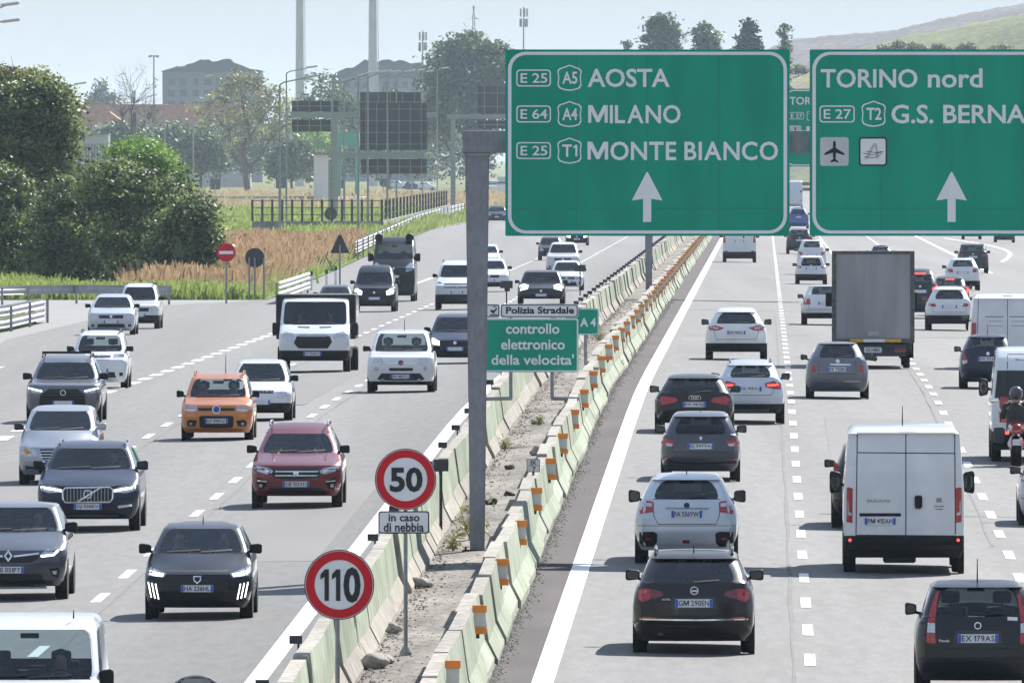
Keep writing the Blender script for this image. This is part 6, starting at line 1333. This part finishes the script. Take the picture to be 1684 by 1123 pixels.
# --- white panel van
K = car('van', 'tall white panel van with closed windowless rear doors', 'van', 'r', 1486, 940.5, 198, 701.5, 760, 715, VANW, 'van', rwin=False, clad=880, mirrors=(.2, .36), mz=1.42, wr=.91, ant=(0, .28, 1.9)); KDU = K
K.crop = CH
two(K, 'tail_light', [(655, 347), (672, 342), (690, 350), (692, 478), (656, 484)], TAIL); two(K, 'tail_lens', [(672, 398), (690, 395), (691, 446), (660, 456), (660, 445), (672, 440)], LAMP, proud=.012)
for pts in ([(458, 128), (458, 560)], [(265, 128), (652, 128)], [(265, 205), (655, 208)], [(265, 128), (260, 528)], [(652, 128), (655, 528)], [(258, 532), (655, 535)]): line(K, 'door_seam', pts, w=.016)
panel(K, 'third_brake_light', [(430, 113), (494, 113), (494, 124), (430, 124)], TAILD); panel(K, 'grab_bar', [(274, 445), (438, 445), (438, 458), (274, 458)], PLAST); plate(K, 356, 477, 'FM 415AH', .52, .12); panel(K, 'door_handle', [(493, 380), (500, 375), (518, 375), (523, 382), (523, 420), (516, 427), (498, 427), (493, 418)], PLAST, proud=.03); panel(K, 'badge', [(580, 385), (600, 385), (602, 402), (578, 402)], RIM, proud=.01); line(K, 'badge_lettering', [(570, 418), (610, 418)], RIM, .02); line(K, 'badge_lettering', [(575, 429), (606, 429)], RIM, .02)
text('model_lettering', 'DUCATO', (305 / 2.4245 + 1300 - 1486) / K.s, (395 / 2.4245 + 1300 - 1486) / K.s, px2(K, [(0, 401)])[0][1], px2(K, [(0, 391)])[0][1], K.L / 2 + .004, RIM, K.root, .02, rear=True)
for q in (245, 665): panel(K, 'hinge', [(q - 8, 228), (q + 8, 228), (q + 8, 250), (q - 8, 250)], WHITE, proud=.02)
two(K, 'reflector', circ(666, 552, 6, 12), TAILON); panel(K, 'step_bumper', [(222, 572), (690, 572), (688, 590), (224, 590)], GRILLE, proud=.03)  # round reflectors are no lamps; their red glow is put into the material
bm = bmesh.new(); box(bm, -.2, .35, K.L / 2 - .5, K.L / 2 - .2, .18, .34, .04); bm_obj('tow_frame', bm, PLAST, K.root)
# --- others on the right carriageway
K = car('car', 'black car mostly hidden behind the tall white panel van, its left mirror and wheel showing', 'car', 'r', 1436, 868, 136, 724, 765, 735, BROWN, 'suv', mirrors=(.2, .14)); rear_std(K, tl=[(.75, .55), (.97, .55), (.96, .78), (.86, .74)])
K = car('car', 'white off-roader half hidden behind the left side of the box lorry', 'car', 'r', 1358, 534.7, 80, 468.7, 484.5, 471.5, WHITE, 'suv', clad=514); rear_std(K, tl=[(.62, .52), (.92, .52), (.93, .66), (.66, .66)])
K = car('car', 'small white hatchback with a dark bumper band, left of the box lorry top', 'car', 'r', 1334, 467.6, 52, 420, 437.5, 424, WHITE, 'city', clad=451); rear_std(K)
K = car('car', 'white car just beyond the small white hatchback, its roof against the dark SUV', 'car', 'r', 1335, 452, 49, 393.5, 407, 397, WHITE, 'hatch', clad=440); rear_std(K)
K = car('car', 'dark grey SUV below the slot between the two big signs', 'car', 'r', 1315, 418, 44, 376, 389, 379, DGREY, 'suv'); rear_std(K)
K = car('car', 'blue car in the slot between the two big signs', 'car', 'r', 1313, 376, 34, 341.5, 353, 345, BLUE, 'hatch'); rear_std(K)
K = car('lorry', 'far grey white box lorry in the slot between the two big signs', 'lorry', 'r', 1307, 343, 26, 297, 310, 300, OFFW, 'van', rwin=False, lenf=7); rear_std(K, wip=False)
K = car('van', 'small white van below the Aosta sign, in the inner departing lane', 'van', 'r', 1216, 431.5, 55, 367, 382, 371, WHITE, 'lcv', clad=414, rwin=False, wr=.92); rear_std(K, tl=[(.82, .5), (.97, .5), (.97, .68), (.85, .68)], wip=False); K.crop = 'u'; panel(K, 'door_handle', [(.22, .62), (.30, .62), (.30, .72), (.22, .72)], PLAST)
K = car('car', 'black car whose roof shows just above the box lorry', 'car', 'r', 1449, 442, 40, 403.5, 416, 407, BLACK, 'hatch'); rear_std(K)
K = car('car', 'dark grey car with a lit top brake light, half hidden by the box lorry', 'car', 'r', 1513, 524, 64, 442, 468, 452, DGREY, 'suv'); rear_std(K, TAILON); K.crop = 'u'; panel(K, 'third_brake_light', [(-.28, .88), (.28, .88), (.28, .92), (-.28, .92)], TAILON)
K = car('car', 'dark car with lit brake lights just behind the white crossover right of the box lorry', 'car', 'r', 1562, 520, 65, 453.7, 471, 459, DGREY, 'suv'); rear_std(K, TAILON, tl=[(.75, .55), (.97, .55), (.95, .72), (.85, .72)]); K.crop = 'u'; panel(K, 'third_brake_light', [(-.22, .90), (.22, .90), (.22, .935), (-.22, .935)], TAILON)
K = car('car', 'white crossover with a deep dark bumper right of the box lorry', 'car', 'r', 1561, 543.8, 77, 470.8, 492, 477, WHITE, 'suv', clad=517, glass=MGLASS, wr=.74); rear_std(K, tl=[(.55, .54), (.96, .56), (.95, .61), (.62, .62)])
K = car('car', 'white hatchback with lit lamps between the dark off-roader and the white crossover', 'car', 'r', 1583, 477.5, 57, 423.4, 438.7, 428, WHITE, 'hatch', clad=462); rear_std(K, tl=[(.55, .55), (.95, .55), (.95, .66), (.6, .66)])
K = car('car', 'dark off-roader leaving towards the exit at the right', 'car', 'r', 1600, 449.4, 51, 400.6, 414, 403.5, DGREY, 'suv', lenf=4.7, wr=.86); rear_std(K)
K = car('van', 'white van with faint lettering on its rear doors, behind the dark blue hatchback', 'van', 'r', 1656, 608, 122, 483, 520, 492, VANW, 'van', rwin=False, wr=.90); K.crop = 'u'
for pts in ([(0, .3), (0, .96)], [(-.82, .3), (-.78, .96)], [(.82, .3), (.78, .96)]): line(K, 'door_seam', pts, w=.016)
for q, (u0, u1) in enumerate(((-.6, -.1), (-.5, -.15), (-.5, -.12), (.05, .6), (.1, .55), (.1, .5))): line(K, 'faint_lettering', [(u0, .70 - .06 * (q % 3)), (u1, .70 - .06 * (q % 3))], SLATE, .02 if q % 3 == 0 else .012)
panel(K, 'third_brake_light', [(-.12, .965), (.12, .965), (.12, .975), (-.12, .975)], TAILD); two(K, 'tail_light', [(.84, .40), (.97, .40), (.96, .62), (.84, .62)], TAIL)
K = car('car', 'dark blue hatchback with low pale corner lamps in front of the lettered white van', 'car', 'r', 1624, 639, 91, 549, 574, 555, DBLUE, 'city', mirrors=(.18, .14), ant=(0, .25, 2.5), rwl=.35, wr=.76); rear_std(K, tl=[(.72, .52), (.96, .46), (.97, .62), (.86, .66)], txt='FW 217AB'); K.crop = 'u'; two(K, 'tail_lens', [(.74, .48), (.9, .45), (.95, .52), (.76, .53)], LAMP, proud=.012)
K = car('van', 'white camper van with a dark rear window and red column lamps, at the right edge', 'van', 'r', 1712, 759, 164, 573, 658, 610, WHITE, 'van', glass=TGLASS, mirrors=(.2, .36), mz=1.5, wr=.92, clad=712, seats=False); K.crop = (1550, 560, 3.51); KCAM = K
two(K, 'tail_light', [(760, 330), (805, 322), (812, 345), (812, 470), (768, 476)], TAIL); two(K, 'tail_lens', [(785, 400), (808, 395), (806, 440), (780, 448)], LAMP, proud=.012)
line(K, 'door_seam', [(372, 90), (366, 535)], w=.016); line(K, 'door_seam', [(372, 82), (560, 82)], w=.016); text('lettering', 'Sunlight', (1668 - 1712) / K.s, (1727 - 1712) / K.s, px2(K, [(0, 120)])[0][1], px2(K, [(0, 106)])[0][1], K.L / 2 - .02, SLATE, K.root, .01, rear=True); panel(K, 'reflector', circ(345, 553, 7, 12), TAILON); plate(K, 440, 480, None)  # round reflector glows by its material, without a lamp in it
K = car('car', 'white car at the right edge of which only the left flank shows, below the motorcycle', 'car', 'r', 1752, 864, 154, 742, 780, 752, WHITE, 'hatch'); rear_std(K)
K = car('car', 'dark car just under the lower edge of the Torino sign, at the right', 'car', 'r', 1652, 399, 34, 372, 382, 375, DGREY, 'hatch'); rear_std(K)
K = car('car', 'black car, left of two just under the lower edge of the Torino sign', 'car', 'r', 1598, 394, 32, 369, 378, 371, BLACK, 'suv'); rear_std(K)
# --- box lorry
px, py = 1436, 606; s, b = at_px(px, py); b.z -= 0
T = empty('lorry', b, 'box lorry with a dirty grey tarpaulin back in the middle departing lane', 'lorry', rz=-HEAD, rx=slope(b.y))
X = lambda x: (x - px) / s
Z = lambda y: (py - y) / s
TARP = mat('grey_tarpaulin', (.33, .32, .32), .75, scale=1.1, stretch=(1, 1, .25), col2=(.41, .40, .40), bump=.35, bumpscale=3, grain=(2.2, (1, 1, .16), .84, 1.06)); FRAME = mat('lorry_frame', (.13, .125, .125), .7, .3, scale=8, var=.35)
w0, w1, z0, z1 = X(1368), X(1504), Z(559), Z(415)
bm = bmesh.new(); box(bm, w0 + .03, w1 - .03, .03, 6.2, z0, z1, .03); bm_obj('cargo_box', bm, TARP, T)
bm = bmesh.new(); nx, nz = 22, 26; gr = [[bm.verts.new((w0 + .1 + (w1 - w0 - .2) * i / nx, -.0 - .018 * math.sin(math.pi * i / nx) * math.sin(math.pi * j / nz) + .008 * math.sin(i * 1.9 + .4 * j) * math.sin(j * .7), z0 + .05 + (z1 - z0 - .1) * j / nz)) for i in range(nx + 1)] for j in range(nz + 1)]
for j in range(nz):
    for i in range(nx): bm.faces.new((gr[j][i], gr[j][i + 1], gr[j + 1][i + 1], gr[j + 1][i]))
bm_obj('rear_curtain', bm, TARP, T, 60)
bm = bmesh.new()
for x in (w0 + .06, w1 - .06): box(bm, x - .06, x + .06, -.03, .06, z0 - .02, z1 + .01, .015)
box(bm, w0, w1, -.035, .05, z1 - .05, z1 + .04, .02); box(bm, w0, w1, -.035, .05, z0 - .08, z0 + .02, .015)
for k in range(12):
    z = z0 + .15 + (z1 - z0 - .3) * k / 11
    for x in (w0 + .06, w1 - .06): box(bm, x - .045, x + .045, -.055, -.028, z - .02, z + .02, .005)
bm_obj('rear_frame', bm, FRAME, T)
bm = bmesh.new(); box(bm, w0 + .08, w1 - .08, .15, 6.0, z0 - .32, z0 - .085, .02); box(bm, -.35, .35, .3, 8.0, .42, z0 - .3); bm_obj('chassis', bm, DARKM, T)
bm = bmesh.new(); box(bm, X(1395), X(1490), -.02, .05, Z(586), Z(566), .02); bm_obj('light_board', bm, DARKM, T)
YEL = mat('hazard_yellow', (.70, .42, .04), .5)
for x0, x1, m in ((1398, 1420, YEL), (1455, 1482, YEL), (1420, 1455, WHITEP)): bm = bmesh.new(); box(bm, X(x0), X(x1), -.075, -.04, Z(562.5), Z(557.5), .004); bm_obj('hazard_strip', bm, m, T)
for x0 in (1470, 1388): bm = bmesh.new(); box(bm, X(x0), X(x0 + 20), -.05, -.018, Z(580), Z(572), .008); bm_obj('tail_light', bm, TAILD, T)
bm = bmesh.new(); slab(bm, rrect(X(1421), X(1450), Z(580), Z(571), .02, 2), -.045, -.02); o = bm_obj('number_plate', fixn(bm), PLATE, T); text('plate_text', 'DN 741MX', X(1424), X(1447), Z(578.6), Z(572.6), -.046, INK, o, .02)
bm = bmesh.new(); slab(bm, rrect(X(1428), X(1445), Z(552), Z(545), .02, 2), -.05, -.03); bm_obj('sticker', fixn(bm), mat('grey_sticker', (.45, .45, .45), .6), T)
bm = bmesh.new(); tube(bm, [(X(1418), -.1, Z(587)), (X(1440), -.1, Z(590)), (X(1436), .2, Z(588))], .07, 8); bm_obj('exhaust', bm, FRAME, T, 40)
for sx in (-1, 1):
    for y in (1.2, 6.9): o = wheel(T, sx * 0.93, y, .40)
for sx in (-1, 1): bm = bmesh.new(); box(bm, sx * .93 - .2, sx * .93 + .2, .68, .72, .28, .75, .02); bm_obj('mud_flap', bm, RUB, T)
bm = bmesh.new(); box(bm, w0 + .12, w1 - .12, 6.4, 8.2, .45, 2.35, .12); bm_obj('cab', bm, WHITE, T, 40)
for sx in (-1, 1): bm = bmesh.new(); box(bm, sx * (w1 + .05) - .1, sx * (w1 + .05) + .1, 7.4, 7.5, Z(508), Z(484), .03); box(bm, sx * (w1 - .1) - .12, sx * (w1 - .1) + .12, 7.42, 7.46, Z(500), Z(498)); bm_obj('wing_mirror', bm, PLAST, T)
# --- motorcycle and rider at the right edge
s, b = at_px(1672, 768)
T = empty('motorcycle', b, 'dark red touring motorcycle with side boxes at the right edge, behind the camper van', 'motorcycle', rz=-HEAD)
wheel(T, .0, .35, .32, .2); wheel(T, .0, 1.8, .31, .2)
bm = bmesh.new(); tube(bm, [(0, .1, .78), (0, .5, .80), (0, 1.0, .86), (0, 1.5, 1.0), (0, 1.7, .95)], [.10, .17, .20, .17, .08], 12); tube(bm, [(0, 1.55, 1.0), (0, 1.8, .31)], .05, 8); tube(bm, [(0, .35, .32), (0, .9, .45), (0, 1.3, .5)], [.05, .18, .16], 8); bm_obj('frame', bm, mat('bike_red', (.30, .02, .03), .3, 0, 1.), T, 50)
for sx in (-1, 1):
    bm = bmesh.new(); box(bm, sx * .36 - .12, sx * .36 + .12, .0, .5, .5, .82, .05); bm_obj('side_box', bm, DARKM, T, 40)
    bm = bmesh.new(); tube(bm, [(sx * .05, 1.5, 1.05), (sx * .38, 1.4, 1.12)], .02, 6); tube(bm, [(sx * .3, 1.42, 1.12), (sx * .42, 1.45, 1.34)], .012, 6); box(bm, sx * .45 - .1, sx * .45 + .1, 1.44, 1.47, 1.32, 1.42, .02); bm_obj('handlebar', bm, CHROME, T)
bm = bmesh.new(); box(bm, -.09, .09, -.02, .05, .70, .78, .02); bm_obj('tail_light', bm, TAIL, T); bm = bmesh.new(); box(bm, -.09, .09, -.03, -.01, .45, .58, .01); bm_obj('number_plate', bm, PLATE, T)
for sx in (-1, 1): bm = bmesh.new(); box(bm, sx * .2 - .04, sx * .2 + .04, -.02, .03, .68, .74, .015); bm_obj('indicator', bm, TAILON, T)
class Q: pass
def rider(T):
    o = person(T, (0, .75, .86), 'person in a dark jacket riding the red motorcycle at the right edge', mat('jacket_black', (.02, .02, .022), .6), None); o.rotation_euler.z += math.pi
    bm = bmesh.new(); bmesh.ops.create_uvsphere(bm, u_segments=18, v_segments=12, radius=.145)
    for v in bm.verts: v.co = Vector((v.co.x, v.co.y * 1.1, .66 + v.co.z * 1.05))
    bm_obj('helmet', bm, mat('helmet_dark', (.03, .03, .035), .25, 0, 1.), o, 60); return o
rider(T)
# --- drivers seen through the glass (the driver sits on the car's left, +x here)
CLO = [mat('cloth_' + n, c, .8) for n, c in (('white', (.6, .6, .62)), ('blue', (.08, .12, .25)), ('grey', (.2, .2, .21)), ('dark', (.03, .03, .035)))]
def seat_person(K, side, lab, m): person(K.root, (side * K.hw * .42, K.hood + K.ws + .16 - K.L / 2, K.zc - .42), lab, m, K)
seat_person(K208, 1, 'person at the wheel of the black hatchback with the slanted light strips', CLO[2]); seat_person(K208, -1, 'person in the passenger seat of the black hatchback with the slanted light strips', CLO[3])
seat_person(KCAP, 1, 'person at the wheel of the slate crossover at the left edge, in a white shirt', CLO[0]); seat_person(KVAN, 1, 'person in dark clothes at the wheel of the white van at lower left', CLO[3])
seat_person(KXC, 1, 'person at the wheel of the dark blue SUV with the chrome framed grille', CLO[1]); seat_person(KJOG, 1, 'person at the wheel of the dark red crossover estate', CLO[2]); seat_person(KPAN, -1, 'person in the passenger seat of the orange city car', CLO[3]); seat_person(KPAN, 1, 'person at the wheel of the orange city car', CLO[1])
seat_person(KTRA, 1, 'person at the wheel of the white flatbed lorry', CLO[1]); seat_person(KTRA, -1, 'person in the passenger seat of the white flatbed lorry', CLO[3]); seat_person(K500, 1, 'person at the wheel of the white tall hatchback with round lamps', CLO[2]); seat_person(K500, -1, 'person in the passenger seat of the white tall hatchback with round lamps', CLO[3])
